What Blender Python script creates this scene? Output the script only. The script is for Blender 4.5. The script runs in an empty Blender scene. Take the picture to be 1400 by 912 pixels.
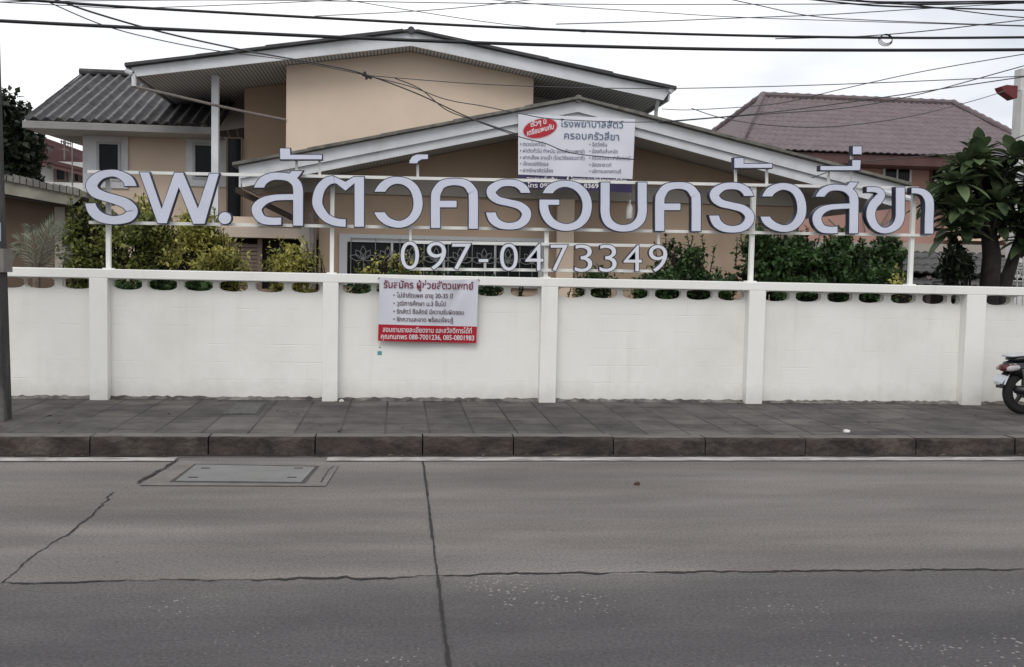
import bpy, bmesh, math, random
from mathutils import Vector, Matrix
from mathutils.geometry import tessellate_polygon
R = math.radians
SC = bpy.context.scene
COL = SC.collection
random.seed(7)

# ------------------------------------------------------------------ camera
FPX, CAMZ = 1379.74, 1.70
PITCH, YAW, ROLL = R(-3.69007), R(6.48886), R(1.19794)
_f = Vector((math.sin(YAW)*math.cos(PITCH), math.cos(YAW)*math.cos(PITCH), math.sin(PITCH)))
_r = Vector((math.cos(YAW), -math.sin(YAW), 0)); _u = _r.cross(_f)
CR = _r*math.cos(ROLL) + _u*math.sin(ROLL); CU = _u*math.cos(ROLL) - _r*math.sin(ROLL); CF = _f
cam = bpy.data.cameras.new('camera'); camo = bpy.data.objects.new('camera', cam); COL.objects.link(camo)
camo.matrix_world = Matrix(((CR.x, CU.x, -CF.x, 0), (CR.y, CU.y, -CF.y, 0), (CR.z, CU.z, -CF.z, CAMZ), (0, 0, 0, 1)))
cam.sensor_width = 36; cam.lens = FPX/1400*36; cam.clip_end = 3000; cam.clip_start = .05
SC.camera = camo
# ------------------------------------------------------------------ sky and sun (overcast)
SUN_EL, SUN_AZ = R(46), R(197)
world = bpy.data.worlds.new('World'); SC.world = world; world.use_nodes = True
nt = world.node_tree; bg = nt.nodes['Background']
sky = nt.nodes.new('ShaderNodeTexSky'); sky.sky_type = 'NISHITA'; sky.sun_disc = False
sky.sun_elevation = SUN_EL; sky.sun_rotation = SUN_AZ
tc = nt.nodes.new('ShaderNodeTexCoord'); mp = nt.nodes.new('ShaderNodeMapping'); mp.inputs['Scale'].default_value = (1, 1, 2.6)
nz = nt.nodes.new('ShaderNodeTexNoise'); nz.inputs['Scale'].default_value = 2.3; nz.inputs['Detail'].default_value = 5; nz.inputs['Roughness'].default_value = .5
rp = nt.nodes.new('ShaderNodeValToRGB'); rp.color_ramp.elements[0].position = .38; rp.color_ramp.elements[1].position = .60
rp.color_ramp.elements[0].color = (.62, .65, .71, 1); rp.color_ramp.elements[1].color = (1.0, 1.0, 1.0, 1)
sc_ = nt.nodes.new('ShaderNodeVectorMath'); sc_.operation = 'SCALE'; sc_.inputs['Scale'].default_value = 11.5
mx = nt.nodes.new('ShaderNodeMix'); mx.data_type = 'RGBA'; mx.inputs['Factor'].default_value = .93
nt.links.new(tc.outputs['Generated'], mp.inputs['Vector']); nt.links.new(mp.outputs[0], nz.inputs['Vector'])
nt.links.new(nz.outputs['Fac'], rp.inputs['Fac']); nt.links.new(rp.outputs['Color'], sc_.inputs[0])
nt.links.new(sky.outputs['Color'], mx.inputs['A']); nt.links.new(sc_.outputs[0], mx.inputs['B'])
nt.links.new(mx.outputs['Result'], bg.inputs['Color']); bg.inputs['Strength'].default_value = .1
sl = bpy.data.lights.new('sun', 'SUN'); sl.energy = 1.15; sl.angle = R(28); sl.color = (1, .97, .92)
so = bpy.data.objects.new('sun', sl); COL.objects.link(so)
sd = Vector((math.sin(SUN_AZ)*math.cos(SUN_EL), math.cos(SUN_AZ)*math.cos(SUN_EL), math.sin(SUN_EL)))
so.rotation_euler = (-sd).to_track_quat('-Z', 'Y').to_euler()
SC.view_settings.view_transform = 'Standard'; SC.view_settings.look = 'None'
SC.view_settings.exposure = .10; SC.view_settings.gamma = 1
SC.cycles.max_bounces = 6

# ------------------------------------------------------------------ measured planes
YK, YW, ZT, ZP, YJ = 9.041, 11.444, 1.60, .1636, 5.462      # kerb, wall, wall top, pavement level, road joint

def ray(px, py):
    return CF + CR*((px-700)/FPX) - CU*((py-456)/FPX)
def at(px, py, Y):
    d = ray(px, py); t = Y/d.y
    return Vector((d.x*t, Y, CAMZ + d.z*t))
def gr(px, py, z=0.0):
    d = ray(px, py); t = (z-CAMZ)/d.z
    return Vector((d.x*t, d.y*t, z))
def s2l(v):
    v /= 255.0
    return v/12.92 if v <= .04045 else ((v+.055)/1.055)**2.4
def S(r, g, b, k=1.0):
    return (s2l(r)*k, s2l(g)*k, s2l(b)*k, 1)

# ------------------------------------------------------------------ materials
def mat(name, col, rough=.7, var=.15, nscale=3.0, bump=0.0, bscale=40.0, spec=.4, metal=0.0, stretch=(1, 1, 1), dirt=None, dirt_amt=.5, dirt_scale=1.2, dirt_pos=(.5, .72)):
    m = bpy.data.materials.new(name); m.use_nodes = True
    n = m.node_tree.nodes; l = m.node_tree.links; p = n['Principled BSDF']
    p.inputs['Roughness'].default_value = rough; p.inputs['Specular IOR Level'].default_value = spec; p.inputs['Metallic'].default_value = metal
    t = n.new('ShaderNodeTexCoord'); mpn = n.new('ShaderNodeMapping'); mpn.inputs['Scale'].default_value = stretch
    l.new(t.outputs['Object'], mpn.inputs['Vector'])
    z = n.new('ShaderNodeTexNoise'); z.inputs['Scale'].default_value = nscale; z.inputs['Detail'].default_value = 6; z.inputs['Roughness'].default_value = .6
    l.new(mpn.outputs[0], z.inputs['Vector'])
    r = n.new('ShaderNodeValToRGB'); r.color_ramp.elements[0].position = .3; r.color_ramp.elements[1].position = .7
    c = col[:3]
    r.color_ramp.elements[0].color = tuple(x*(1-var) for x in c)+(1,); r.color_ramp.elements[1].color = tuple(min(1, x*(1+var)) for x in c)+(1,)
    l.new(z.outputs['Fac'], r.inputs['Fac']); out = r.outputs['Color']
    if dirt:
        z2 = n.new('ShaderNodeTexNoise'); z2.inputs['Scale'].default_value = dirt_scale; z2.inputs['Detail'].default_value = 8; z2.inputs['Roughness'].default_value = .65
        l.new(mpn.outputs[0], z2.inputs['Vector'])
        r2 = n.new('ShaderNodeMapRange'); r2.inputs['From Min'].default_value = dirt_pos[0]; r2.inputs['From Max'].default_value = dirt_pos[1]; r2.inputs['To Max'].default_value = dirt_amt
        l.new(z2.outputs['Fac'], r2.inputs['Value'])
        mm = n.new('ShaderNodeMix'); mm.data_type = 'RGBA'; l.new(r2.outputs[0], mm.inputs['Factor']); l.new(out, mm.inputs['A']); mm.inputs['B'].default_value = dirt
        out = mm.outputs['Result']
    l.new(out, p.inputs['Base Color'])
    if bump:
        zb = n.new('ShaderNodeTexNoise'); zb.inputs['Scale'].default_value = bscale; zb.inputs['Detail'].default_value = 4
        l.new(t.outputs['Object'], zb.inputs['Vector'])
        b = n.new('ShaderNodeBump'); b.inputs['Strength'].default_value = bump; b.inputs['Distance'].default_value = .02
        l.new(zb.outputs['Fac'], b.inputs['Height']); l.new(b.outputs[0], p.inputs['Normal'])
    return m
def base_link(m):
    p = m.node_tree.nodes['Principled BSDF']; return p, p.inputs['Base Color'].links[0].from_socket
def leafmat(name, dark, light, rough=.5):
    m = bpy.data.materials.new(name); m.use_nodes = True
    n = m.node_tree.nodes; l = m.node_tree.links; p = n['Principled BSDF']
    p.inputs['Roughness'].default_value = rough; p.inputs['Specular IOR Level'].default_value = .35
    g = n.new('ShaderNodeNewGeometry'); t = n.new('ShaderNodeTexCoord')
    z = n.new('ShaderNodeTexNoise'); z.inputs['Scale'].default_value = 3.2; z.inputs['Detail'].default_value = 3
    l.new(t.outputs['Object'], z.inputs['Vector'])
    a = n.new('ShaderNodeMath'); a.operation = 'MULTIPLY_ADD'; a.inputs[1].default_value = .55
    l.new(g.outputs['Random Per Island'], a.inputs[0])
    mr = n.new('ShaderNodeMapRange'); mr.inputs['From Min'].default_value = .35; mr.inputs['From Max'].default_value = .68; mr.inputs['To Min'].default_value = -.15; mr.inputs['To Max'].default_value = .55
    l.new(z.outputs['Fac'], mr.inputs['Value']); l.new(mr.outputs[0], a.inputs[2])
    r = n.new('ShaderNodeValToRGB'); r.color_ramp.elements[0].color = dark; r.color_ramp.elements[1].color = light
    l.new(a.outputs[0], r.inputs['Fac']); l.new(r.outputs['Color'], p.inputs['Base Color'])
    tr = n.new('ShaderNodeBsdfTranslucent'); l.new(r.outputs['Color'], tr.inputs['Color'])
    ms = n.new('ShaderNodeMixShader'); ms.inputs[0].default_value = .25
    l.new(p.outputs[0], ms.inputs[1]); l.new(tr.outputs[0], ms.inputs[2]); l.new(ms.outputs[0], n['Material Output'].inputs['Surface'])
    return m
M = {}
M['white_wall'] = mat('white_wall_paint', (.80, .795, .76, 1), .75, .035, 1.5, .06, 60, dirt=(.62, .61, .57, 1), dirt_amt=.35, dirt_scale=.9)
M['trim'] = mat('white_trim', (.64, .655, .68, 1), .6, .07, 2.5, dirt=(.34, .335, .325, 1), dirt_amt=.5, dirt_scale=1.3, dirt_pos=(.5, .75))
M['shaded_mortar'] = mat('shaded_mortar', (.17, .16, .15, 1), .9, .45, 9, .5, dirt=(.045, .04, .038, 1), dirt_amt=.9, dirt_scale=4, dirt_pos=(.42, .58))  # dark blotches put contact shade at the wall foot into the colour
M['steel_white'] = mat('white_painted_steel', (.76, .76, .73, 1), .5, .05, 6, dirt=(.45, .38, .3, 1), dirt_amt=.35, dirt_scale=5, dirt_pos=(.58, .8))
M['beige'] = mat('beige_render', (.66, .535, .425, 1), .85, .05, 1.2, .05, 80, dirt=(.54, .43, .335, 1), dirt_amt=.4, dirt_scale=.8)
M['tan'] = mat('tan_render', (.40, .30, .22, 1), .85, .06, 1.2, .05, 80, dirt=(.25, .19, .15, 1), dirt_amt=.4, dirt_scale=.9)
M['brown'] = mat('brown_render', (.105, .072, .05, 1), .85, .15, 1.6, .05, 60)
M['grey_beam'] = mat('grey_beam_render', (.33, .30, .265, 1), .85, .08, 1.4)
M['roof_dark'] = mat('dark_grey_roof_tile', (.052, .05, .053, 1), .8, .35, 5, .25, 60, dirt=(.16, .155, .15, 1), dirt_amt=.55, dirt_scale=2.2, stretch=(1, .5, 1))
M['roof_edge'] = mat('roof_edge_tile', (.06, .058, .062, 1), .8, .3, 8, .2)
M['roof_mossy'] = mat('weathered_grey_tile', (.16, .155, .14, 1), .9, .4, 7, .4, 50, dirt=(.07, .07, .055, 1), dirt_amt=.7, dirt_scale=4)
M['maroon'] = mat('dusty_maroon_tile', (.138, .108, .114, 1), .75, .12, 4, .15, 50, dirt=(.195, .165, .17, 1), dirt_amt=.5, dirt_scale=2, dirt_pos=(.48, .75))
M['maroon_dark'] = mat('maroon_board', (.095, .048, .045, 1), .7, .15, 3)
M['red_roof'] = mat('red_brown_roof', (.05, .022, .022, 1), .9, .2, 3, spec=.1)
M['pink'] = mat('salmon_render', (.42, .25, .21, 1), .85, .06, 1.5)
M['far_white'] = mat('far_white_render', (.55, .55, .54, 1), .85, .1, 1.5, dirt=(.3, .3, .29, 1), dirt_amt=.5)
M['glass'] = mat('dark_window_glass', (.010, .012, .014, 1), .12, .3, 2, spec=.12)
M['alu'] = mat('grey_aluminium', (.42, .43, .44, 1), .45, .05, 4)
M['grille'] = mat('pale_iron_grille', (.20, .205, .20, 1), .5, .1, 9)
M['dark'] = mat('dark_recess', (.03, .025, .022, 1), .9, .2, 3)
M['wood'] = mat('brown_slats', (.17, .125, .10, 1), .7, .2, 5, stretch=(1, 1, 5))
M['pipe'] = mat('weathered_pipe', (.17, .15, .14, 1), .6, .2, 8)
M['letter_side'] = mat('navy_letter_side', (.022, .025, .05, 1), .45, .15, 6)
M['letter_face'] = mat('lavender_acrylic', (.60, .628, .745, 1), .4, .04, 1.6, dirt=(.50, .525, .61, 1), dirt_amt=.5, dirt_scale=2.5)
M['digit_face'] = mat('pale_acrylic', (.66, .68, .74, 1), .4, .03, 3)
M['cable'] = mat('black_cable', (.012, .012, .015, 1), .6, .2, 5)
M['thin_cable'] = mat('grey_drop_cable', (.05, .05, .052, 1), .6, .2, 5)
M['vinyl'] = mat('white_vinyl', (.68, .69, .76, 1), .5, .03, 2)
M['vinyl_red'] = mat('red_vinyl', (.42, .014, .03, 1), .5, .06, 3)
M['vinyl_navy'] = mat('navy_vinyl', (.03, .022, .075, 1), .5, .06, 3)
M['ink_maroon'] = mat('maroon_ink', (.20, .035, .06, 1), .6, .05, 3)
M['ink_grey'] = mat('dark_plum_ink', (.10, .05, .065, 1), .6, .05, 3)
M['ink_blue'] = mat('slate_blue_ink', (.10, .15, .24, 1), .6, .05, 3)
M['ink_navy'] = mat('navy_ink', (.06, .06, .12, 1), .6, .05, 3)
M['ink_white'] = mat('white_ink', (.75, .72, .74, 1), .6, .03, 3)
M['bark'] = mat('grey_bark', (.16, .13, .105, 1), .9, .35, 9, .5, 30)
M['bark_dark'] = mat('dark_bark', (.018, .015, .013, 1), .9, .4, 9, .5, 30)
M['leaf_dark'] = leafmat('dark_green_leaf', (.008, .016, .007, 1), (.11, .20, .065, 1))
M['leaf_mid'] = leafmat('mid_green_leaf', (.016, .028, .009, 1), (.28, .31, .08, 1))
M['leaf_yellow'] = leafmat('yellow_green_leaf', (.08, .09, .022, 1), (.62, .58, .16, 1))
M['leaf_plum'] = leafmat('long_glossy_leaf', (.013, .026, .012, 1), (.15, .21, .10, 1), .42)
M['leaf_far'] = leafmat('far_tree_leaf', (.008, .014, .008, 1), (.035, .05, .025, 1))
M['leaf_pale'] = leafmat('pale_palm_leaf', (.10, .12, .08, 1), (.34, .37, .28, 1))
M['black_plastic'] = mat('black_plastic', (.012, .012, .014, 1), .35, .2, 6)
M['black_paint'] = mat('black_gloss_paint', (.01, .01, .012, 1), .15, .1, 4, spec=.6)
M['rubber'] = mat('tyre_rubber', (.014, .014, .014, 1), .85, .2, 12, .2, 80)
M['grey_metal'] = mat('grey_metal', (.35, .35, .36, 1), .35, .1, 6, metal=.8)
M['dark_metal'] = mat('dark_wheel_metal', (.05, .05, .052, 1), .4, .3, 6, metal=.5)
M['silver'] = mat('silver_paint', (.45, .46, .48, 1), .3, .05, 5)
M['red_lens'] = mat('red_lens', (.09, .008, .012, 1), .12, .1, 5, spec=.6)
M['clear_lens'] = mat('clear_lens', (.40, .37, .38, 1), .12, .1, 8, spec=.6)
M['amber'] = mat('amber_lens', (.5, .25, .06, 1), .2, .1, 5)
M['plate'] = mat('white_plate', (.50, .52, .57, 1), .4, .05, 12)
M['pole'] = mat('stained_pole_concrete', (.05, .047, .046, 1), .9, .4, 5, .4, 25, dirt=(.20, .19, .18, 1), dirt_amt=.6, dirt_scale=3, stretch=(1, 1, .35))
M['teal'] = mat('teal_sticker', (.10, .30, .33, 1), .6, .1, 9)
M['litter'] = mat('litter_paper', (.62, .6, .57, 1), .8, .1, 20)
M['twig'] = mat('dry_leaf', (.07, .045, .03, 1), .9, .2, 20)
M['sheet'] = mat('old_galvanised_sheet', (.085, .083, .082, 1), .8, .4, 3, .1, 30, dirt=(.04, .034, .03, 1), dirt_amt=.7, dirt_scale=2.5)
M['bottle'] = mat('cloudy_plastic', (.55, .55, .52, 1), .25, .1, 9)
M['red_cap'] = mat('red_painted_coping', (.13, .022, .028, 1), .7, .15, 4)

# block joints on the white wall panels
def add_blocks(m):
    n = m.node_tree.nodes; l = m.node_tree.links; p = n['Principled BSDF']
    t = n.new('ShaderNodeTexCoord'); mp_ = n.new('ShaderNodeMapping'); mp_.inputs['Rotation'].default_value = (R(90), 0, 0); mp_.inputs['Location'].default_value = (.13, 0.02, 0)
    l.new(t.outputs['Object'], mp_.inputs['Vector'])
    b = n.new('ShaderNodeTexBrick'); b.inputs['Scale'].default_value = 1; b.inputs['Brick Width'].default_value = .4; b.inputs['Row Height'].default_value = .2
    b.inputs['Mortar Size'].default_value = .006; b.inputs['Mortar Smooth'].default_value = .6; b.offset = .5
    b.inputs['Color1'].default_value = (1, 1, 1, 1); b.inputs['Color2'].default_value = (.9, .9, .9, 1); b.inputs['Mortar'].default_value = (0, 0, 0, 1)
    l.new(mp_.outputs[0], b.inputs['Vector'])
    z = n.new('ShaderNodeTexNoise'); z.inputs['Scale'].default_value = 3.3; z.inputs['Detail'].default_value = 3; l.new(t.outputs['Object'], z.inputs['Vector'])
    mr = n.new('ShaderNodeMapRange'); mr.inputs['From Min'].default_value = .42; mr.inputs['From Max'].default_value = .66; mr.inputs['To Min'].default_value = .0; mr.inputs['To Max'].default_value = .38
    l.new(z.outputs['Fac'], mr.inputs['Value'])
    bu = n.new('ShaderNodeBump'); bu.inputs['Distance'].default_value = .012; l.new(mr.outputs[0], bu.inputs['Strength']); l.new(b.outputs['Color'], bu.inputs['Height'])
    old = p.inputs['Normal'].links[0].from_node; l.new(old.outputs[0], bu.inputs['Normal']); l.new(bu.outputs[0], p.inputs['Normal'])
def splash(m, z0):
    n = m.node_tree.nodes; l = m.node_tree.links; p, src = base_link(m); t = n.new('ShaderNodeTexCoord'); sx = n.new('ShaderNodeSeparateXYZ'); l.new(t.outputs['Object'], sx.inputs[0])
    z = n.new('ShaderNodeTexNoise'); z.inputs['Scale'].default_value = 4; z.inputs['Detail'].default_value = 7; z.inputs['Roughness'].default_value = .7; l.new(t.outputs['Object'], z.inputs['Vector'])
    a = n.new('ShaderNodeMath'); a.operation = 'MULTIPLY_ADD'; l.new(z.outputs['Fac'], a.inputs[0]); a.inputs[1].default_value = -.42; l.new(sx.outputs['Z'], a.inputs[2])
    r = n.new('ShaderNodeMapRange'); r.inputs['From Min'].default_value = z0+.02; r.inputs['From Max'].default_value = z0-.19; r.inputs['To Max'].default_value = .4; l.new(a.outputs[0], r.inputs['Value'])
    mp_ = n.new('ShaderNodeMapping'); mp_.inputs['Scale'].default_value = (9, 9, .5); l.new(t.outputs['Object'], mp_.inputs['Vector'])
    z2 = n.new('ShaderNodeTexNoise'); z2.inputs['Scale'].default_value = 1; z2.inputs['Detail'].default_value = 4; l.new(mp_.outputs[0], z2.inputs['Vector'])
    r2 = n.new('ShaderNodeMapRange'); r2.inputs['From Min'].default_value = .58; r2.inputs['From Max'].default_value = .78; r2.inputs['To Max'].default_value = .18; l.new(z2.outputs['Fac'], r2.inputs['Value'])
    m2 = n.new('ShaderNodeMix'); m2.data_type = 'RGBA'; l.new(r2.outputs[0], m2.inputs['Factor']); l.new(src, m2.inputs['A']); m2.inputs['B'].default_value = (.52, .505, .46, 1)
    mm = n.new('ShaderNodeMix'); mm.data_type = 'RGBA'; l.new(r.outputs[0], mm.inputs['Factor']); l.new(m2.outputs['Result'], mm.inputs['A']); mm.inputs['B'].default_value = (.42, .40, .36, 1); l.new(mm.outputs['Result'], p.inputs['Base Color'])
splash(M['white_wall'], 0)
M['panel'] = mat('white_block_paint', (.79, .785, .745, 1), .75, .03, 1.3, .1, 50, dirt=(.60, .585, .54, 1), dirt_amt=.5, dirt_scale=.7)
add_blocks(M['panel']); splash(M['panel'], 0)

# plank lines on soffits (boards with real gaps between them)
def plankmat(name, c1, c2, scale, rot=0):
    m = mat(name, c1, .75, .06, 2); n = m.node_tree.nodes; l = m.node_tree.links; p, src = base_link(m)
    t = n.new('ShaderNodeTexCoord'); mp_ = n.new('ShaderNodeMapping'); mp_.inputs['Rotation'].default_value = (0, 0, rot); l.new(t.outputs['Object'], mp_.inputs['Vector'])
    w = n.new('ShaderNodeTexWave'); w.bands_direction = 'X'; w.inputs['Scale'].default_value = scale; l.new(mp_.outputs[0], w.inputs['Vector'])
    r = n.new('ShaderNodeMapRange'); r.inputs['From Min'].default_value = .15; r.inputs['From Max'].default_value = .4; l.new(w.outputs['Fac'], r.inputs['Value'])
    mm = n.new('ShaderNodeMix'); mm.data_type = 'RGBA'; l.new(r.outputs[0], mm.inputs['Factor']); mm.inputs['A'].default_value = c2; l.new(src, mm.inputs['B'])
    l.new(mm.outputs['Result'], p.inputs['Base Color'])
    return m
M['soffit'] = plankmat('grey_soffit_boards', (.50, .51, .52, 1), (.17, .17, .175, 1), 5.2)
M['soffit_fine'] = plankmat('pale_soffit_boards', (.40, .40, .385, 1), (.27, .27, .26, 1), 6)

# ribbed roof sheets: paler colour along the crests
def crest(m, period):
    n = m.node_tree.nodes; l = m.node_tree.links; p, src = base_link(m); t = n.new('ShaderNodeTexCoord'); sx = n.new('ShaderNodeSeparateXYZ'); l.new(t.outputs['Object'], sx.inputs[0])
    ad = n.new('ShaderNodeMath'); ad.operation = 'ADD'; l.new(sx.outputs['X'], ad.inputs[0]); ad.inputs[1].default_value = HX
    mu = n.new('ShaderNodeMath'); mu.operation = 'MULTIPLY'; l.new(ad.outputs[0], mu.inputs[0]); mu.inputs[1].default_value = 2*math.pi/period
    co = n.new('ShaderNodeMath'); co.operation = 'COSINE'; l.new(mu.outputs[0], co.inputs[0])
    z = n.new('ShaderNodeTexNoise'); z.inputs['Scale'].default_value = 6; l.new(t.outputs['Object'], z.inputs['Vector'])
    a2 = n.new('ShaderNodeMath'); a2.operation = 'MULTIPLY_ADD'; l.new(z.outputs['Fac'], a2.inputs[0]); a2.inputs[1].default_value = .7; l.new(co.outputs[0], a2.inputs[2])
    mr = n.new('ShaderNodeMapRange'); mr.inputs['From Min'].default_value = .95; mr.inputs['From Max'].default_value = 1.45; mr.inputs['To Max'].default_value = .65; l.new(a2.outputs[0], mr.inputs['Value'])
    mm = n.new('ShaderNodeMix'); mm.data_type = 'RGBA'; l.new(mr.outputs[0], mm.inputs['Factor']); l.new(src, mm.inputs['A']); mm.inputs['B'].default_value = (.26, .255, .25, 1); l.new(mm.outputs['Result'], p.inputs['Base Color'])
HX = at(700, 300, 17).x
M['roof_crest'] = mat('ribbed_dark_tile', (.045, .043, .046, 1), .8, .35, 5, .25, 60, dirt=(.10, .097, .095, 1), dirt_amt=.5, dirt_scale=2.2)
crest(M['roof_crest'], .212)
# ------------------------------------------------------------------ mesh builder
ROOT = {}
class MB:
    def __init__(s): s.v = []; s.f = []; s.uv = None
    def add(s, vs, fs):
        o = len(s.v); s.v += [tuple(x) for x in vs]; s.f += [tuple(i+o for i in q) for q in fs]; return s
    def box(s, a, b):
        x0, y0, z0 = a; x1, y1, z1 = b
        return s.add([(x0, y0, z0), (x1, y0, z0), (x1, y1, z0), (x0, y1, z0), (x0, y0, z1), (x1, y0, z1), (x1, y1, z1), (x0, y1, z1)],
                     [(3, 2, 1, 0), (4, 5, 6, 7), (0, 1, 5, 4), (1, 2, 6, 5), (2, 3, 7, 6), (3, 0, 4, 7)])
    def pxbox(s, x0, y0, x1, y1, Y, d):            # box whose front face covers a measured rectangle on plane Y
        a = at((x0+x1)/2, y1, Y); b = at((x0+x1)/2, y0, Y); c = at(x0, (y0+y1)/2, Y); e = at(x1, (y0+y1)/2, Y)
        return s.box((c.x, Y, a.z), (e.x, Y+d, b.z))
    def hexa(s, p, d):                             # four front corners (any plane), depth vector d
        d = Vector(d); q = [Vector(x) for x in p]
        return s.add(q+[x+d for x in q], [(3, 2, 1, 0), (4, 5, 6, 7), (0, 1, 5, 4), (1, 2, 6, 5), (2, 3, 7, 6), (3, 0, 4, 7)])
    def prism(s, poly, y0, y1):                    # poly: list of (x,z)
        n = len(poly); t = tessellate_polygon([[Vector((a, b, 0)) for a, b in poly]])
        o = [(a, y0, b) for a, b in poly]+[(a, y1, b) for a, b in poly]
        ar = sum(poly[i][0]*poly[(i+1) % n][1]-poly[(i+1) % n][0]*poly[i][1] for i in range(n))
        f = []
        for q in t:
            a, b, c = [Vector((*poly[i], 0)) for i in q]
            if (b-a).cross(c-a).z < 0: q = q[::-1]
            f.append(tuple(q)); f.append(tuple(i+n for i in q[::-1]))
        for i in range(n):
            j = (i+1) % n
            f.append((i, i+n, j+n, j) if ar > 0 else (j, j+n, i+n, i))
        return s.add(o, f)
    def tube(s, pts, r, seg=8, cap=True):
        pts = [Vector(p) for p in pts]; n = len(pts); vs = []; fs = []
        rr = r if isinstance(r, (list, tuple)) else [r]*n
        ref = None
        for i, p in enumerate(pts):
            t = (pts[min(i+1, n-1)]-pts[max(i-1, 0)]).normalized()
            if ref is None: ref = Vector((0, 0, 1)) if abs(t.z) < .9 else Vector((1, 0, 0))
            a = (ref - t*ref.dot(t)).normalized(); b = t.cross(a); ref = a
            for k in range(seg):
                g = 2*math.pi*k/seg; vs.append(p + (a*math.cos(g)+b*math.sin(g))*rr[i])
        for i in range(n-1):
            for k in range(seg):
                k2 = (k+1) % seg; fs.append((i*seg+k, i*seg+k2, (i+1)*seg+k2, (i+1)*seg+k))
        if cap: fs += [tuple(range(seg))[::-1], tuple(range((n-1)*seg, n*seg))]
        return s.add(vs, fs)
    def loft(s, secs, seg=16, e=2.6):              # secs: (x, halfwidth y, z0, z1) superellipse rings along x
        vs = []; fs = []
        for x, w, z0, z1 in secs:
            for k in range(seg):
                g = 2*math.pi*k/seg; c, d = math.cos(g), math.sin(g)
                vs.append((x, w*math.copysign(abs(c)**(2/e), c), (z0+z1)/2+(z1-z0)/2*math.copysign(abs(d)**(2/e), d)))
        n = len(secs)
        for i in range(n-1):
            for k in range(seg):
                k2 = (k+1) % seg; fs.append((i*seg+k, (i+1)*seg+k, (i+1)*seg+k2, i*seg+k2))
        fs += [tuple(range(seg)), tuple(range((n-1)*seg, n*seg))[::-1]]
        return s.add(vs, fs)
    def lathe_y(s, prof, c, seg=32):               # prof: (radius, y) around the y axis through c
        vs = []; fs = []; n = len(prof)
        for r, y in prof:
            for k in range(seg):
                g = 2*math.pi*k/seg; vs.append((c[0]+r*math.cos(g), c[1]+y, c[2]+r*math.sin(g)))
        for i in range(n-1):
            for k in range(seg):
                k2 = (k+1) % seg; fs.append((i*seg+k, (i+1)*seg+k, (i+1)*seg+k2, i*seg+k2))
        return s.add(vs, fs)
    def xf(s, mtx):
        s.v = [tuple(mtx @ Vector(v)) for v in s.v]; return s
    def build(s, name, m, parent=None, bevel=0, smooth=False, fixn=True):
        me = bpy.data.meshes.new(name); me.from_pydata(s.v, [], s.f)
        if fixn:
            b = bmesh.new(); b.from_mesh(me); bmesh.ops.recalc_face_normals(b, faces=b.faces); b.to_mesh(me); b.free()
        o = bpy.data.objects.new(name, me); COL.objects.link(o)
        for mm in (m if isinstance(m, (list, tuple)) else [m]): me.materials.append(mm)
        if parent is not None:
            root = parent
            while root.parent: root = root.parent
            me.transform(Matrix.Translation(-Vector(root.location))); o.parent = parent
        if bevel:
            bv = o.modifiers.new('bevel', 'BEVEL'); bv.width = bevel; bv.segments = 2; bv.limit_method = 'ANGLE'; bv.angle_limit = R(40)
        if smooth:
            for p in me.polygons: p.use_smooth = True
        return o
def thing(name, label, cat, loc=(0, 0, 0), group=None):
    o = bpy.data.objects.new(name, None); COL.objects.link(o); o.location = loc; o.empty_display_size = .2
    o['label'] = label; o['category'] = cat
    if group: o['group'] = group
    return o
def tag(o, label, cat, group=None, kind=None):
    o['label'] = label; o['category'] = cat
    if group: o['group'] = group
    if kind: o['kind'] = kind
    return o
def struct(o, label=None):
    o['kind'] = 'structure'
    if label: o['label'] = label
    return o
def recentre(o, p):
    o.data.transform(Matrix.Translation(-Vector(p))); o.location = p; return o
def crom(pts, n=8):
    pts = [tuple(map(float, p)) for p in pts]; out = []
    P = [pts[0]]+pts+[pts[-1]]
    for i in range(1, len(P)-2):
        a, b, c, d = P[i-1:i+3]
        for k in range(n):
            t = k/n
            out.append(tuple(.5*(2*b[j]+(c[j]-a[j])*t+(2*a[j]-5*b[j]+4*c[j]-d[j])*t*t+(3*b[j]-a[j]-3*c[j]+d[j])*t**3) for j in range(len(b))))
    out.append(pts[-1]); return out

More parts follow.
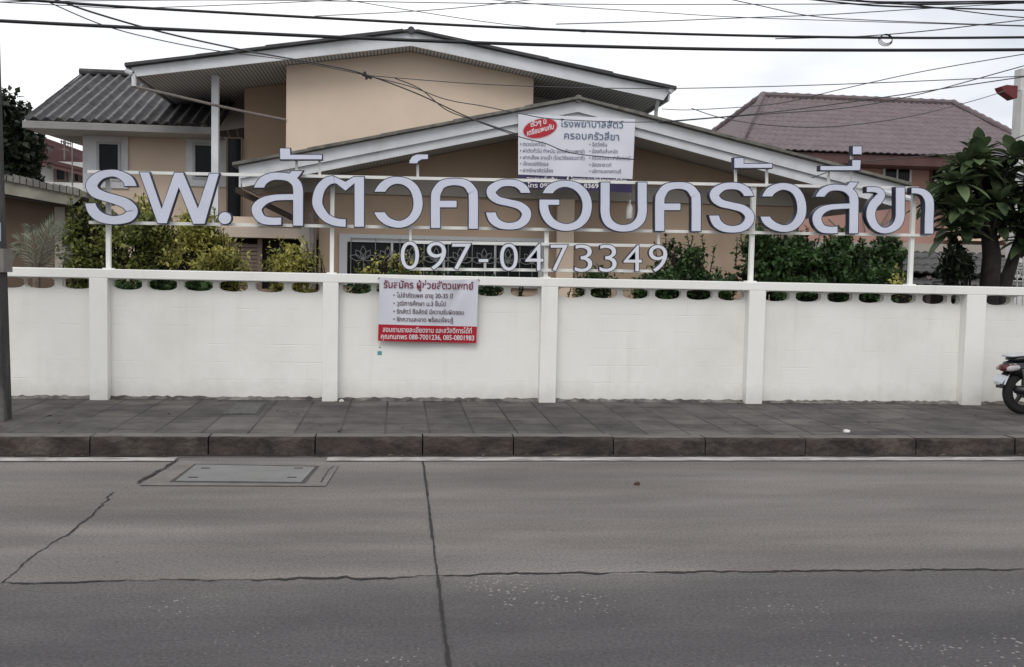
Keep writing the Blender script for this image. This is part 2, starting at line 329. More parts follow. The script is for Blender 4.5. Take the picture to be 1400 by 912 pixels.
# ================================================================== GROUND, ROAD, PAVEMENT
def sheet(name, x0, x1, y0, y1, z, m):
    return struct(MB().add([(x0, y0, z), (x1, y0, z), (x1, y1, z), (x0, y1, z)], [(0, 1, 2, 3)]).build(name, m))
def road_mat(name, col, warm, dirtc, speck, lane=False):
    m = mat(name, col, .85, .20, 1.1, .05, 90, stretch=(.35, 1.3, 1), dirt=dirtc, dirt_amt=.75, dirt_scale=.75, dirt_pos=(.44, .74), spec=.25)
    n = m.node_tree.nodes; l = m.node_tree.links; p, src = base_link(m); t = n.new('ShaderNodeTexCoord')
    # fine aggregate grain
    z = n.new('ShaderNodeTexNoise'); z.inputs['Scale'].default_value = 55; z.inputs['Detail'].default_value = 5; z.inputs['Roughness'].default_value = .75; l.new(t.outputs['Object'], z.inputs['Vector'])
    mr = n.new('ShaderNodeMapRange'); mr.inputs['From Min'].default_value = .3; mr.inputs['From Max'].default_value = .7; mr.inputs['To Min'].default_value = .52; mr.inputs['To Max'].default_value = 1.48; l.new(z.outputs['Fac'], mr.inputs['Value'])
    mu = n.new('ShaderNodeVectorMath'); mu.operation = 'SCALE'; l.new(src, mu.inputs[0]); l.new(mr.outputs[0], mu.inputs['Scale'])
    # tyre polish running along the lane
    mp_ = n.new('ShaderNodeMapping'); mp_.inputs['Scale'].default_value = (.05, 2.2, 1); l.new(t.outputs['Object'], mp_.inputs['Vector'])
    z3 = n.new('ShaderNodeTexNoise'); z3.inputs['Scale'].default_value = 1.3; z3.inputs['Detail'].default_value = 5; l.new(mp_.outputs[0], z3.inputs['Vector'])
    m3 = n.new('ShaderNodeMapRange'); m3.inputs['From Min'].default_value = .35; m3.inputs['From Max'].default_value = .65; m3.inputs['To Max'].default_value = .8; l.new(z3.outputs['Fac'], m3.inputs['Value'])
    mm = n.new('ShaderNodeMix'); mm.data_type = 'RGBA'; l.new(m3.outputs[0], mm.inputs['Factor']); l.new(mu.outputs[0], mm.inputs['A'])
    w = n.new('ShaderNodeVectorMath'); w.operation = 'MULTIPLY'; w.inputs[1].default_value = warm; l.new(mu.outputs[0], w.inputs[0]); l.new(w.outputs[0], mm.inputs['B'])
    # near lane gets darker away from the joint, with a ragged transition
    if lane:
        sx = n.new('ShaderNodeSeparateXYZ'); l.new(t.outputs['Object'], sx.inputs[0])
        zl = n.new('ShaderNodeTexNoise'); zl.inputs['Scale'].default_value = 1.6; zl.inputs['Detail'].default_value = 8; zl.inputs['Roughness'].default_value = .7; l.new(t.outputs['Object'], zl.inputs['Vector'])
        al = n.new('ShaderNodeMath'); al.operation = 'MULTIPLY_ADD'; l.new(zl.outputs['Fac'], al.inputs[0]); al.inputs[1].default_value = 1.3; l.new(sx.outputs['Y'], al.inputs[2])
        ml = n.new('ShaderNodeMapRange'); ml.inputs['From Min'].default_value = 6.1; ml.inputs['From Max'].default_value = 5.2; ml.inputs['To Max'].default_value = .75; l.new(al.outputs[0], ml.inputs['Value'])
        sc2 = n.new('ShaderNodeVectorMath'); sc2.operation = 'MULTIPLY'; l.new(mu.outputs[0], sc2.inputs[0]); sc2.inputs[1].default_value = (.60, .615, .65)
        mxl = n.new('ShaderNodeMix'); mxl.data_type = 'RGBA'; l.new(ml.outputs[0], mxl.inputs['Factor']); l.new(mm.outputs['Result'], mxl.inputs['A']); l.new(sc2.outputs[0], mxl.inputs['B']); mm = mxl
    # dark pits
    vp = n.new('ShaderNodeTexVoronoi'); vp.inputs['Scale'].default_value = 13; l.new(t.outputs['Object'], vp.inputs['Vector'])
    zp = n.new('ShaderNodeTexNoise'); zp.inputs['Scale'].default_value = 2.3; l.new(t.outputs['Object'], zp.inputs['Vector'])
    mpp = n.new('ShaderNodeMapRange'); mpp.inputs['From Min'].default_value = .45; mpp.inputs['From Max'].default_value = .8; mpp.inputs['To Max'].default_value = .2; l.new(zp.outputs['Fac'], mpp.inputs['Value'])
    ltp = n.new('ShaderNodeMath'); ltp.operation = 'LESS_THAN'; l.new(vp.outputs['Distance'], ltp.inputs[0]); l.new(mpp.outputs[0], ltp.inputs[1])
    ltq = n.new('ShaderNodeMath'); ltq.operation = 'MULTIPLY'; l.new(ltp.outputs[0], ltq.inputs[0]); ltq.inputs[1].default_value = .6
    mxp = n.new('ShaderNodeMix'); mxp.data_type = 'RGBA'; l.new(ltq.outputs[0], mxp.inputs['Factor']); l.new(mm.outputs['Result'], mxp.inputs['A']); mxp.inputs['B'].default_value = (.05, .045, .043, 1); mm = mxp
    # pale chips of exposed aggregate
    v = n.new('ShaderNodeTexVoronoi'); v.inputs['Scale'].default_value = 26; l.new(t.outputs['Object'], v.inputs['Vector'])
    z4 = n.new('ShaderNodeTexNoise'); z4.inputs['Scale'].default_value = 1.1; z4.inputs['Detail'].default_value = 4; l.new(t.outputs['Object'], z4.inputs['Vector'])
    m4 = n.new('ShaderNodeMapRange'); m4.inputs['From Min'].default_value = .48; m4.inputs['From Max'].default_value = .75; m4.inputs['To Min'].default_value = .0; m4.inputs['To Max'].default_value = .24*speck; l.new(z4.outputs['Fac'], m4.inputs['Value'])
    lt = n.new('ShaderNodeMath'); lt.operation = 'LESS_THAN'; l.new(v.outputs['Distance'], lt.inputs[0]); l.new(m4.outputs[0], lt.inputs[1])
    lf = n.new('ShaderNodeMath'); lf.operation = 'MULTIPLY'; l.new(lt.outputs[0], lf.inputs[0]); lf.inputs[1].default_value = .55
    m5 = n.new('ShaderNodeMix'); m5.data_type = 'RGBA'; l.new(lf.outputs[0], m5.inputs['Factor']); l.new(mm.outputs['Result'], m5.inputs['A']); m5.inputs['B'].default_value = (.36, .34, .32, 1)
    l.new(m5.outputs['Result'], p.inputs['Base Color'])
    return m
M['road_far'] = road_mat('worn_light_concrete', (.150, .138, .131, 1), (1.22, 1.17, 1.13), (.078, .071, .068, 1), .3)
M['road_near'] = road_mat('worn_dark_concrete', (.108, .101, .099, 1), (1.18, 1.14, 1.12), (.062, .06, .062, 1), 1.6, lane=True)
M['gutter'] = mat('gutter_concrete', (.10, .09, .084, 1), .9, .25, 3, .3, 60, stretch=(.5, 2, 1), dirt=(.06, .052, .048, 1), dirt_amt=.6, dirt_scale=1.6)
struct(MB().add([(-400, -400, -.06), (400, -400, -.06), (400, 900, -.06), (-400, 900, -.06)], [(0, 1, 2, 3)]).build('ground', mat('earth', (.12, .1, .08, 1), .95, .2, .5)))
sheet('road', -60, 60, YJ, YK+.02, 0, M['road_far']); sheet('road', -60, 60, -14, YJ, 0, M['road_near'])
sheet('yard_ground', -60, 60, YW+.2, 60, ZP-.02, mat('yard_concrete', (.16, .14, .12, 1), .9, .25, 1.5))

# pavement
def paver_mat():
    m = mat('dark_pavers', (.068, .063, .06, 1), .9, .45, 3.4, .4, 60, dirt=(.16, .146, .134, 1), dirt_amt=.75, dirt_scale=1.0, dirt_pos=(.48, .72))
    n = m.node_tree.nodes; l = m.node_tree.links; p, src = base_link(m); t = n.new('ShaderNodeTexCoord')
    mp_ = n.new('ShaderNodeMapping'); mp_.inputs['Location'].default_value = (.1, -YK-.40, 0); l.new(t.outputs['Object'], mp_.inputs['Vector'])
    zz = n.new('ShaderNodeTexNoise'); zz.inputs['Scale'].default_value = 2; l.new(t.outputs['Object'], zz.inputs['Vector'])
    b = n.new('ShaderNodeTexBrick'); b.inputs['Scale'].default_value = 1; b.inputs['Brick Width'].default_value = .41; b.inputs['Row Height'].default_value = .41; b.offset = 0
    b.inputs['Mortar Size'].default_value = .012; b.inputs['Mortar Smooth'].default_value = .35; b.inputs['Bias'].default_value = 0
    b.inputs['Color1'].default_value = (.72, .72, .74, 1); b.inputs['Color2'].default_value = (1.28, 1.24, 1.2, 1); b.inputs['Mortar'].default_value = (.3, .29, .28, 1)
    l.new(mp_.outputs[0], b.inputs['Vector'])
    zw = n.new('ShaderNodeTexNoise'); zw.inputs['Scale'].default_value = .55; zw.inputs['Detail'].default_value = 4; l.new(t.outputs['Object'], zw.inputs['Vector'])
    mw = n.new('ShaderNodeMapRange'); mw.inputs['From Min'].default_value = .4; mw.inputs['From Max'].default_value = .62; mw.inputs['To Min'].default_value = .35; mw.inputs['To Max'].default_value = 1; l.new(zw.outputs['Fac'], mw.inputs['Value'])
    mb_ = n.new('ShaderNodeMix'); mb_.data_type = 'RGBA'; l.new(mw.outputs[0], mb_.inputs['Factor']); mb_.inputs['A'].default_value = (.95, .95, .95, 1); l.new(b.outputs['Color'], mb_.inputs['B'])
    mu = n.new('ShaderNodeVectorMath'); mu.operation = 'MULTIPLY'; l.new(src, mu.inputs[0]); l.new(mb_.outputs['Result'], mu.inputs[1]); l.new(mu.outputs[0], p.inputs['Base Color'])
    bu = n.new('ShaderNodeBump'); bu.inputs['Strength'].default_value = .6; bu.inputs['Distance'].default_value = .01; bu.invert = True
    l.new(b.outputs['Fac'], bu.inputs['Height']); l.new(p.inputs['Normal'].links[0].from_node.outputs[0], bu.inputs['Normal']); l.new(bu.outputs[0], p.inputs['Normal'])
    return m
M['paver'] = paver_mat()
KW = .19
sheet('pavement', -60, 60, YK+KW, YW+.3, ZP, M['paver'])
M['kerb'] = mat('stained_kerb_concrete', (.040, .030, .026, 1), .9, .65, 5, 1, 22, dirt=(.125, .105, .092, 1), dirt_amt=.8, dirt_scale=4, dirt_pos=(.5, .72), stretch=(.6, 1, 1))
M['kerb_top'] = mat('kerb_top_concrete', (.130, .117, .107, 1), .9, .28, 4, .4, 40, dirt=(.09, .08, .073, 1), dirt_amt=.6, dirt_scale=1.5)
kx = [gr(p, 612, .08).x for p in (-160, -20, 120, 283, 430, 578, 703, 840, 966, 1103, 1255, 1390)]
kx = [kx[0]-1.0*i for i in range(45, 0, -1)]+kx+[kx[-1]+1.0*i for i in range(1, 45)]
kb = MB(); ktp = MB(); rk = random.Random(3)
for a, b in zip(kx, kx[1:]):
    j = rk.uniform(-.006, .006); jz = rk.uniform(-.004, .004); g = .006
    n = 10
    # front face with a chipped upper arris
    for i in range(n):
        xa, xb = a+g+(b-a-2*g)*i/n, a+g+(b-a-2*g)*(i+1)/n
    xs = [a+g+(b-a-2*g)*i/n for i in range(n+1)]; ch = [.010+rk.random()**2.5*.045 for _ in xs]
    vs = []
    for x, c in zip(xs, ch):
        vs += [(x, YK+j, -.02), (x, YK+j+.008, ZP+jz-c), (x, YK+j+.008+c*.8, ZP+jz+.002), (x, YK+KW+.005, ZP+jz+.002)]
    fs = []; ft = []
    for i in range(n):
        for k in range(2): fs.append((4*i+k, 4*i+4+k, 4*i+5+k, 4*i+1+k))
        ft.append((4*i+2, 4*i+6, 4*i+7, 4*i+3))
    fs += [(0, 1, 2, 3), (4*n+3, 4*n+2, 4*n+1, 4*n)]
    kb.add(vs, fs); ktp.add(vs, ft)
k_o = struct(kb.build('kerb', M['kerb'])); struct(ktp.build('kerb_top', M['kerb_top']))
sheet('kerb_bedding', -60, 60, YK+.03, YK+KW-.01, ZP-.03, M['dark'])
# gutter strip and white edge line
def strip(name, pts_a, pts_b, m):
    mb = MB(); n = len(pts_a)
    mb.add(list(pts_a)+list(pts_b), [(i, i+1, n+i+1, n+i) for i in range(n-1)])
    return mb.build(name, m)
def jag(x0, x1, y, n, amp, seed, z):
    q = random.Random(seed); return [(x0+(x1-x0)*i/n, y+q.uniform(-amp, amp), z) for i in range(n+1)]
YL0, YL1 = gr(700, 631).y, gr(700, 626.2).y
struct(strip('gutter', jag(-60, 60, YL1+.035, 600, .012, 5, .004), jag(-60, 60, YK+.015, 600, 0, 6, .004), M['gutter']))
struct(strip('kerb_foot_strip', jag(-60, 60, YK-.055, 900, .03, 7, .008), jag(-60, 60, YK+.012, 900, 0, 6, .008), mat('dark_foot_strip', (.032, .027, .024, 1), .85, .4, 5, .4, 40)))  # thin dark ragged ribbon along the foot of the kerb
M['line'] = mat('worn_white_line', (.44, .42, .40, 1), .8, .15, 6, dirt=(.2, .18, .17, 1), dirt_amt=.9, dirt_scale=3.5, dirt_pos=(.42, .6), stretch=(1, 3, 1))
for a, b in ((-1400, 240), (447, 2800)):
    X0, X1 = gr(a, 629).x, gr(b, 629).x
    n = max(20, int((X1-X0)*12)); struct(strip('edge_line', jag(X0, X1, YL0, n, .006, a, .008), jag(X0, X1, YL1, n, .008, b, .008), M['line']))
# joints and cracks as thin tar-filled ribbons
M['tar'] = mat('joint_filler', (.022, .02, .02, 1), .9, .3, 9)
M['stain'] = mat('damp_stain', (.12, .112, .108, 1), .85, .15, 5)
def crack(name, px, w, seed, z=.004, amp=1.0, step=.03, gap=.0):
    q = random.Random(seed); lw = .6; P = [gr(x, y) for x, y in px]; A = []; B = []
    for a, b in zip(P, P[1:]):
        n = max(2, int((b-a).length/step)); t = (b-a).normalized(); nn = Vector((-t.y, t.x, 0)); dr = 0
        for i in range(n):
            dr = dr*.8+q.gauss(0, .22); c = a.lerp(b, i/n)+nn*dr*w*amp; lw = min(1.1, max(gap, lw+q.gauss(0, .16))); ww = w*lw*(.7+q.random()*.5)
            A.append((c+nn*ww/2+Vector((0, 0, z)))[:]); B.append((c-nn*ww/2+Vector((0, 0, z)))[:])
    return struct(strip(name, A, B, M['tar']))
jp = [(-900, 820), (0, 797.5), (12, 797), (160, 795), (330, 793), (480, 790), (598, 787), (700, 785), (900, 783), (1060, 781), (1240, 779.5), (1400, 778), (2300, 768)]
crack('road_joint', jp, .028, 11, step=.025, gap=.22)
crack('road_joint', [(578, 630), (586, 690), (598, 787)], .018, 12, amp=.25, gap=.55); crack('road_joint', [(598, 787), (605, 850), (614, 912), (640, 1100)], .018, 13, .008, amp=.25, gap=.6)
crack('road_crack', [(5, 797), (40, 766), (62, 750), (90, 733), (120, 710), (140, 690), (158, 672)], .014, 14, amp=1.5, gap=.02)
crack('road_crack', [(190, 662), (205, 652), (228, 640), (244, 629)], .03, 15, .012)
crack('road_crack', [(438, 661), (447, 648), (457, 638)], .012, 16, .012)
# drain cover slab in the road
dc = gr(345, 648)
drain = thing('drain_cover', 'rectangular concrete drain cover set in the road beside the kerb', 'drain cover', (dc.x, dc.y, 0))
def quad_px(px, z): return [gr(x, y, z) for x, y in px]
fr = MB().hexa(quad_px([(191, 663), (445, 664), (463, 636), (246, 629)], .009), (0, 0, -.004)); fr.build('surround', mat('cover_surround', (.15, .14, .13, 1), .9, .2, 4, .3), drain)
g_ = MB().hexa(quad_px([(231, 659), (417, 661), (437, 637), (266, 634)], .0105), (0, 0, -.001)); g_.build('groove', mat('silted_groove', (.055, .05, .047, 1), .9, .4, 6), drain)
s_ = MB().hexa(quad_px([(240, 657), (412, 658.5), (431, 638), (268, 635)], .016), (0, 0, -.005)); s_.build('slab', mat('cover_slab', (.175, .175, .17, 1), .85, .15, 3, .25, dirt=(.11, .105, .1, 1), dirt_amt=.5), drain, .003)
for x, y in ((281, 640), (408, 640), (264, 652.5), (399, 652.5)):
    c = gr(x, y, .017); MB().box((c.x-.035, c.y-.012, .014), (c.x+.035, c.y+.012, .0185)).build('lifting_slot', M['tar'], drain)
# stained patch by the vertical joint
pcs = [gr(x, y, .003) for x, y in [(580, 700), (592, 693), (606, 706), (612, 722), (609, 745), (612, 768), (600, 784), (588, 770), (582, 750), (584, 725)]]
# pavement inspection cover
ic = gr(335, 557, ZP)
isp = thing('inspection_cover', 'dark iron inspection cover let into the pavement near the wall', 'inspection cover', (ic.x, ic.y, ZP))
MB().hexa([gr(x, y, ZP+.006) for x, y in [(303, 566), (353, 567), (364, 550), (322, 549.5)]], (0, 0, -.005)).build('frame', mat('iron_frame', (.05, .05, .05, 1), .7, .3, 9), isp)
MB().hexa([gr(x, y, ZP+.012) for x, y in [(309, 564.5), (350, 565), (360, 551.5), (325, 551)]], (0, 0, -.008)).build('lid', mat('iron_lid', (.075, .075, .072, 1), .7, .4, 12, .5), isp)
# litter
YPN0 = YW+.12
def scrap(px, py, z, sx, sy, m, name, label, cat):
    c = gr(px, py, z); q = random.Random(px); mb = MB(); n = 7
    top = [(c.x+math.cos(6.283*i/n)*sx*q.uniform(.5, 1), c.y+math.sin(6.283*i/n)*sy*q.uniform(.5, 1), z+.004+q.random()*.02) for i in range(n)]
    mb.add(top+[(c.x, c.y, z+.03)]+[(x, y, z+.001) for x, y, _ in top], [(i, (i+1) % n, n) for i in range(n)]+[(i, n+1+i, n+1+(i+1) % n, (i+1) % n) for i in range(n)])
    return tag(recentre(mb.build(name, m), (c.x, c.y, z)), label, cat)
scrap(1157, 591, ZP, .05, .04, M['litter'], 'paper_scrap', 'crumpled white paper scrap near the kerb edge of the pavement', 'litter')
scrap(467, 549, ZP, .045, .03, M['litter'], 'foam_scrap', 'small white foam scrap at the foot of a wall pillar', 'litter')
scrap(871, 663, .002, .035, .012, M['twig'], 'dry_leaf', 'curled brown dry leaf lying on the light road', 'leaf')
scrap(1385, 617, .002, .25, .04, M['twig'], 'leaf_litter', 'dark heap of leaf litter in the gutter at far right', 'leaf litter')

db = MB(); q = random.Random(77)
for i in range(420):
    where = q.random(); X_ = q.uniform(-9, 11)
    if where < .45: y_, z_ = YK-.01-abs(q.gauss(0, .05)), .010
    elif where < .75: y_, z_ = YPN0-abs(q.gauss(0, .10)), ZP+.003
    else: y_, z_ = q.uniform(YK+.25, 11.2), ZP+.003
    a = q.random()*6.28; L_, W_ = q.uniform(.012, .035), q.uniform(.005, .013); c = Vector((X_, y_, z_)); d = Vector((math.cos(a), math.sin(a), 0)); e = Vector((-d.y, d.x, 0)); h = Vector((0, 0, q.uniform(.003, .012)))
    db.add([c-d*L_, c-e*W_+h, c+d*L_, c+e*W_+h*.4], [(0, 1, 2), (0, 2, 3)])
o = db.build('leaf_debris', mat('mixed_dry_debris', (.12, .095, .07, 1), .9, .7, 3), fixn=False); tag(o, 'scattered dry leaf crumbs and grit along the kerb and wall foot', 'leaf litter', kind='stuff')
# ================================================================== WHITE BOUNDARY WALL
wall = thing('boundary_wall', 'long white painted block wall with pillars and a row of vent holes', 'wall', (at(700, 550, YW).x, YW, ZP))
pill = [(122, 147), (440.7, 462), (739, 761.5), (1022.5, 1045), (1319.5, 1346)]
PX = [(at(a, 470, YW).x, at(b, 470, YW).x) for a, b in pill]
w0 = PX[1][0]-PX[0][0]
PX = [(PX[0][0]-2*w0, PX[0][1]-2*w0), (PX[0][0]-w0, PX[0][1]-w0)]+PX+[(PX[-1][0]+2.75*k, PX[-1][1]+2.75*k) for k in (1, 2)]
ZB = at(148, 380.5, YW).z; YPN = YW+.14
zh = at(270, 397.5, YPN).z                       # bottom of vent holes
for a, b in PX: MB().box((a, YW, ZP-.05), (b, YW+.26, ZB)).build('pillar', M['white_wall'], wall, .006)
bm_ = MB(); nseg = 60; XA, XB = PX[0][0]-.2, PX[-1][1]+.2
bm_.box((XA, YW+.0, ZB), (XB, YW+.27, ZT)).build('top_beam', M['white_wall'], wall, .008)
hp = {0: [-20, 12.5, 54, 105], 1: [174, 222, 271, 319, 368.6, 418], 2: [488, 534, 580, 626, 671, 717], 3: [783, 826, 870, 914, 957, 1000],
      4: [1063, 1106, 1149, 1192, 1236, 1279, 1318], 5: [1366, 1404, 1442, 1480, 1520, 1560]}
for i in range(len(PX)-1):
    x0, x1 = PX[i][1], PX[i+1][0]; top = [(x0, ZB)]; lint = [(x0, ZB-.034)]
    hs = [at(h, 390, YPN).x for h in hp[i-1]] if i-1 in hp else [x0+(x1-x0)*(k+.5)/6 for k in range(6)]
    for c in hs:
        hw = .158
        a, b = max(c-hw, x0+.012), min(c+hw, x1-.012)
        if b-a < .05: continue
        top.append((a, ZB)); top.append((a, zh+.035))
        for k in range(1, 10):
            t = k/10; top.append((a+(b-a)*t, zh+.030-.035*math.sin(math.pi*t)**.5))
        lint += [(a+(b-a)*k/14, ZB-.034+.026*max(0, math.sin(math.pi*k/14))**.3) for k in range(15)]
        top += [(b, zh+.035), (b, ZB)]
    top.append((x1, ZB))
    poly = [(x0, ZP-.05)]+[(x1, ZP-.05)]+top[::-1]
    lint += [(x1, ZB-.034), (x1, ZB), (x0, ZB)]
    pm_ = MB().prism(poly, YPN, YPN+.09); pm_.prism(lint, YPN+.004, YPN+.086); pm_.build('panel', M['panel'], wall)
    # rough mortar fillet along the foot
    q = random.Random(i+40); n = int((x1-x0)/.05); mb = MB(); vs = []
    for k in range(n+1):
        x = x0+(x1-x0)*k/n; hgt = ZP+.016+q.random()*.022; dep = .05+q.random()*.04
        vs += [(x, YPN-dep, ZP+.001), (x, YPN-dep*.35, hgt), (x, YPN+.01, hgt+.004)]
    mb.add(vs, [(3*k+e, 3*k+3+e, 3*k+4+e, 3*k+1+e) for k in range(n) for e in (0, 1)]).build('mortar_skirt', M['shaded_mortar'], wall)
# sticker remnants
st = MB()
for (x0, y0, x1, y1) in ((516, 480, 522, 485.5),): st.pxbox(x0, y0, x1, y1, YPN-.002, .003)
st.pxbox(518, 474, 520.5, 475.8, YPN-.002, .003)
tag(recentre(st.build('sticker_remnant', M['teal']), at(519, 480, YPN)), 'torn teal sticker remnant on the white wall below the red banded notice', 'sticker')

# ================================================================== LETTER SIGN
YS = YW+.05                                     # front plane of the letters
LD = .085
sign = thing('letter_sign', 'lavender Thai letters and phone number on a white steel frame above the wall', 'sign', (at(700, 375, YS).x, YS, ZT))
def offs(poly, d):
    n = len(poly); ar = sum(poly[i][0]*poly[(i+1) % n][1]-poly[(i+1) % n][0]*poly[i][1] for i in range(n)); sg = 1 if ar > 0 else -1
    out = []
    for i in range(n):
        p0, p1, p2 = Vector(poly[i-1]), Vector(poly[i]), Vector(poly[(i+1) % n])
        a = (p1-p0); b = (p2-p1)
        if a.length < 1e-6 or b.length < 1e-6: out.append(tuple(p1)); continue
        a.normalize(); b.normalize(); na = Vector((-a.y, a.x))*sg; nb = Vector((-b.y, b.x))*sg
        k = max(.35, 1+na.dot(nb)); out.append(tuple(p1+(na+nb)*(d/k)))
    return out
def ribbon(pts, z, base, c0=None, c1=None, n=7):
    """stroke (x,y,w) in zoomed measuring units; z = zoom factor; level or upright cut at the ends. Returns outline pairs for the side and for the inset face"""
    s = crom(pts, n); N = len(s); res = []
    for ins in (0, 1.15*z):
        q = [list(p) for p in s]
        nr = []
        for i, (x, y, w) in enumerate(q):
            a = s[max(i-1, 0)]; b = s[min(i+1, N-1)]; t = Vector((b[0]-a[0], b[1]-a[1])).normalized(); nn = Vector((-t.y, t.x))
            for cut, k in ((c0, i), (c1, N-1-i)):
                if cut and k <= n:
                    f = (1-k/(n+1.0))
                    g = Vector((math.copysign(1, nn.x), 0)) if cut == 'h' else Vector((0, math.copysign(1, nn.y)))
                    nn = (nn*(1-f)+g*f).normalized()
            nr.append(nn)
        L = []; Rr = []
        for i, (x, y, w) in enumerate(q):
            if ins:
                for cut, k, o in ((c0, i, 1), (c1, N-1-i, -1)):
                    if k == 0:
                        d = Vector((s[i+o][0]-x, s[i+o][1]-y)).normalized(); x += d.x*ins; y += d.y*ins
            hw = w/2-ins
            L.append((base[0]+(x+nr[i].x*hw)/z, base[1]+(y+nr[i].y*hw)/z)); Rr.append((base[0]+(x-nr[i].x*hw)/z, base[1]+(y-nr[i].y*hw)/z))
        res.append((L, Rr))
    return ('strip', res)
def strip_solid(mb, LR, y0, y1):
    L, Rr = LR; n = len(L); vs = []
    for l, r in zip(L, Rr):
        a, b = at(*l, YS), at(*r, YS); vs += [(a.x, y0, a.z), (b.x, y0, b.z), (b.x, y1, b.z), (a.x, y1, a.z)]
    fs = [(4*i+k, 4*i+(k+1) % 4, 4*i+4+(k+1) % 4, 4*i+4+k) for i in range(n-1) for k in range(4)]+[(3, 2, 1, 0), (4*n-4, 4*n-3, 4*n-2, 4*n-1)]
    mb.add(vs, fs)
def P(pts, z, base): return [(base[0]+x/z, base[1]+y/z) for x, y in pts]
def glyph(pieces, name='letter'):
    side = MB(); face = MB()
    for k, pc in enumerate(pieces):
        e = .0006*k
        if pc[0] == 'strip':
            strip_solid(side, pc[1][0], YS+e, YS+LD-e); strip_solid(face, pc[1][1], YS-.004+e, YS+.003); continue
        w = [at(x, y, YS) for x, y in pc]
        side.prism([(v.x, v.z) for v in w], YS+e, YS+LD-e)
        wi = [at(x, y, YS) for x, y in offs(pc, 1.15)]
        face.prism([(v.x, v.z) for v in wi], YS-.004+e, YS+.003)
    o = side.build(name, M['letter_side'], sign); face.build('face', M['letter_face'], o); return o
A4 = (4, (100, 190)); A5 = (5.185, (330, 190)); B5 = (5.185, (580, 230)); C5 = (5.185, (840, 230)); D6 = (6.364, (1080, 190)); E3 = (3.5, (1000, 190))
glyph([ribbon([(316, 262, 76), (300, 225, 64), (255, 195, 50), (205, 187, 46), (145, 203, 56), (103, 247, 72), (117, 288, 66), (165, 312, 58), (225, 330, 58), (285, 352, 64), (322, 390, 70), (308, 422, 66), (265, 440, 56), (205, 443, 54), (145, 425, 62), (108, 390, 66), (93, 348, 63)], *A4, 'h', 'h')])
glyph([P([(357, 178), (418, 178), (484, 375), (552, 180), (604, 180), (682, 372), (742, 185), (803, 185), (722, 468), (655, 468), (578, 272), (515, 465), (460, 465)], *A4)])
glyph([P([(830+39*math.cos(i*math.pi/14), 433+37*math.sin(i*math.pi/14)) for i in range(28)], *A4)], 'full_stop')
def so_suea(arc, tail, mid, a): return [ribbon(arc, *a, 'h', 'h'), P(tail, *a), ribbon(mid, *a, None, 'v')]
glyph(so_suea([(123, 350, 82), (150, 302, 74), (205, 270, 64), (270, 264, 62), (340, 275, 66), (388, 315, 74), (402, 365, 80), (402, 440, 80), (402, 620, 80)],
              [(325, 255), (340, 240), (352, 222), (445, 222), (412, 268), (380, 300)], [(385, 412, 52), (300, 413, 52), (230, 418, 54), (160, 440, 68), (112, 485, 82), (116, 530, 80), (150, 570, 70), (210, 583, 64), (288, 582, 62)], A5))
glyph([P([(268, 62), (350, 62), (352, 107), (577, 107), (577, 150), (270, 150)], *A5)], 'vowel_mark')
glyph([P([(650, 256), (662, 262), (738, 298), (795, 263), (875, 263), (875, 628), (797, 628), (797, 325), (738, 374), (672, 322), (655, 318)], *A5),
       ribbon([(745, 597, 64), (665, 588, 66), (595, 552, 72), (545, 480, 80), (540, 420, 82), (562, 350, 78), (610, 300, 70), (662, 288, 62)], *A5, 'v', None)])
def wo_waen(a, pts): return [ribbon(pts, *a, 'h', 'h')]
glyph(wo_waen(A5, [(978, 379, 86), (1008, 335, 76), (1055, 303, 66), (1115, 293, 60), (1180, 312, 66), (1230, 362, 74), (1252, 440, 76), (1242, 515, 74), (1198, 575, 66), (1125, 605, 60), (1045, 588, 66), (998, 550, 76), (978, 515, 86)]))
glyph([P([(1187, 178), (1187, 152), (1208, 120), (1242, 105), (1328, 105), (1328, 147), (1278, 150), (1258, 162), (1250, 178)], *A5)], 'tone_mark')
def kho(a, x0, x1, dy=0, b=(430, 435), bar=None):
    xm = (x0+x1)/2
    return [ribbon([(x0, b[0], 76), (x0, 215+dy, 76), (x0+12, 160+dy, 76), (x0+52, 112+dy, 66), (xm, 97+dy, 58), (x1-56, 110+dy, 66), (x1-13, 155+dy, 76), (x1, 205+dy, 76), (x1, b[1], 76)], *a, 'h', 'h'),
            P([(x0+25, bar[0]), (bar[2], bar[0]), (bar[2], bar[1]), (x0+25, bar[1])], *a)]
glyph(kho(B5, 80, 348, 0, (430, 435), (225, 283, 235)))
def ro(a, dx, dy, w=1):
    pts = [(720, 180, 80), (703, 145, 72), (660, 113, 62), (600, 103, 58), (535, 112, 62), (480, 152, 78), (482, 192, 74), (525, 226, 64), (600, 245, 60), (675, 266, 66), (722, 310, 76), (714, 362, 74), (668, 400, 64), (600, 411, 58), (535, 398, 66), (490, 362, 76), (470, 308, 80)]
    return [ribbon([(x+dx, y+dy, ww) for x, y, ww in pts], *a, 'h', 'h')]
glyph(ro(B5, 0, 0))
glyph([ribbon([(872, 182, 80), (900, 143, 72), (950, 117, 60), (1010, 111, 56), (1080, 131, 66), (1135, 187, 74), (1155, 260, 76), (1140, 340, 74), (1090, 397, 66), (1010, 420, 60), (930, 401, 66), (877, 355, 72), (850, 290, 74), (848, 217, 72)], *B5, 'h', 'h'),
       P([(865, 217.5), (963, 217.5), (963, 265), (865, 265)], *B5)])
glyph([ribbon([(-66, 95, 75), (-66, 240, 75), (-65, 320, 75), (-45, 378, 72), (5, 415, 62), (65, 426, 58), (130, 413, 64), (180, 370, 73), (197, 310, 75), (197, 230, 75), (197, 95, 75)], *C5, 'h', 'h')])
glyph(kho(C5, 321, 579, 25, (450, 452), (245, 303, 473)))
glyph(ro(C5, 234, 22))
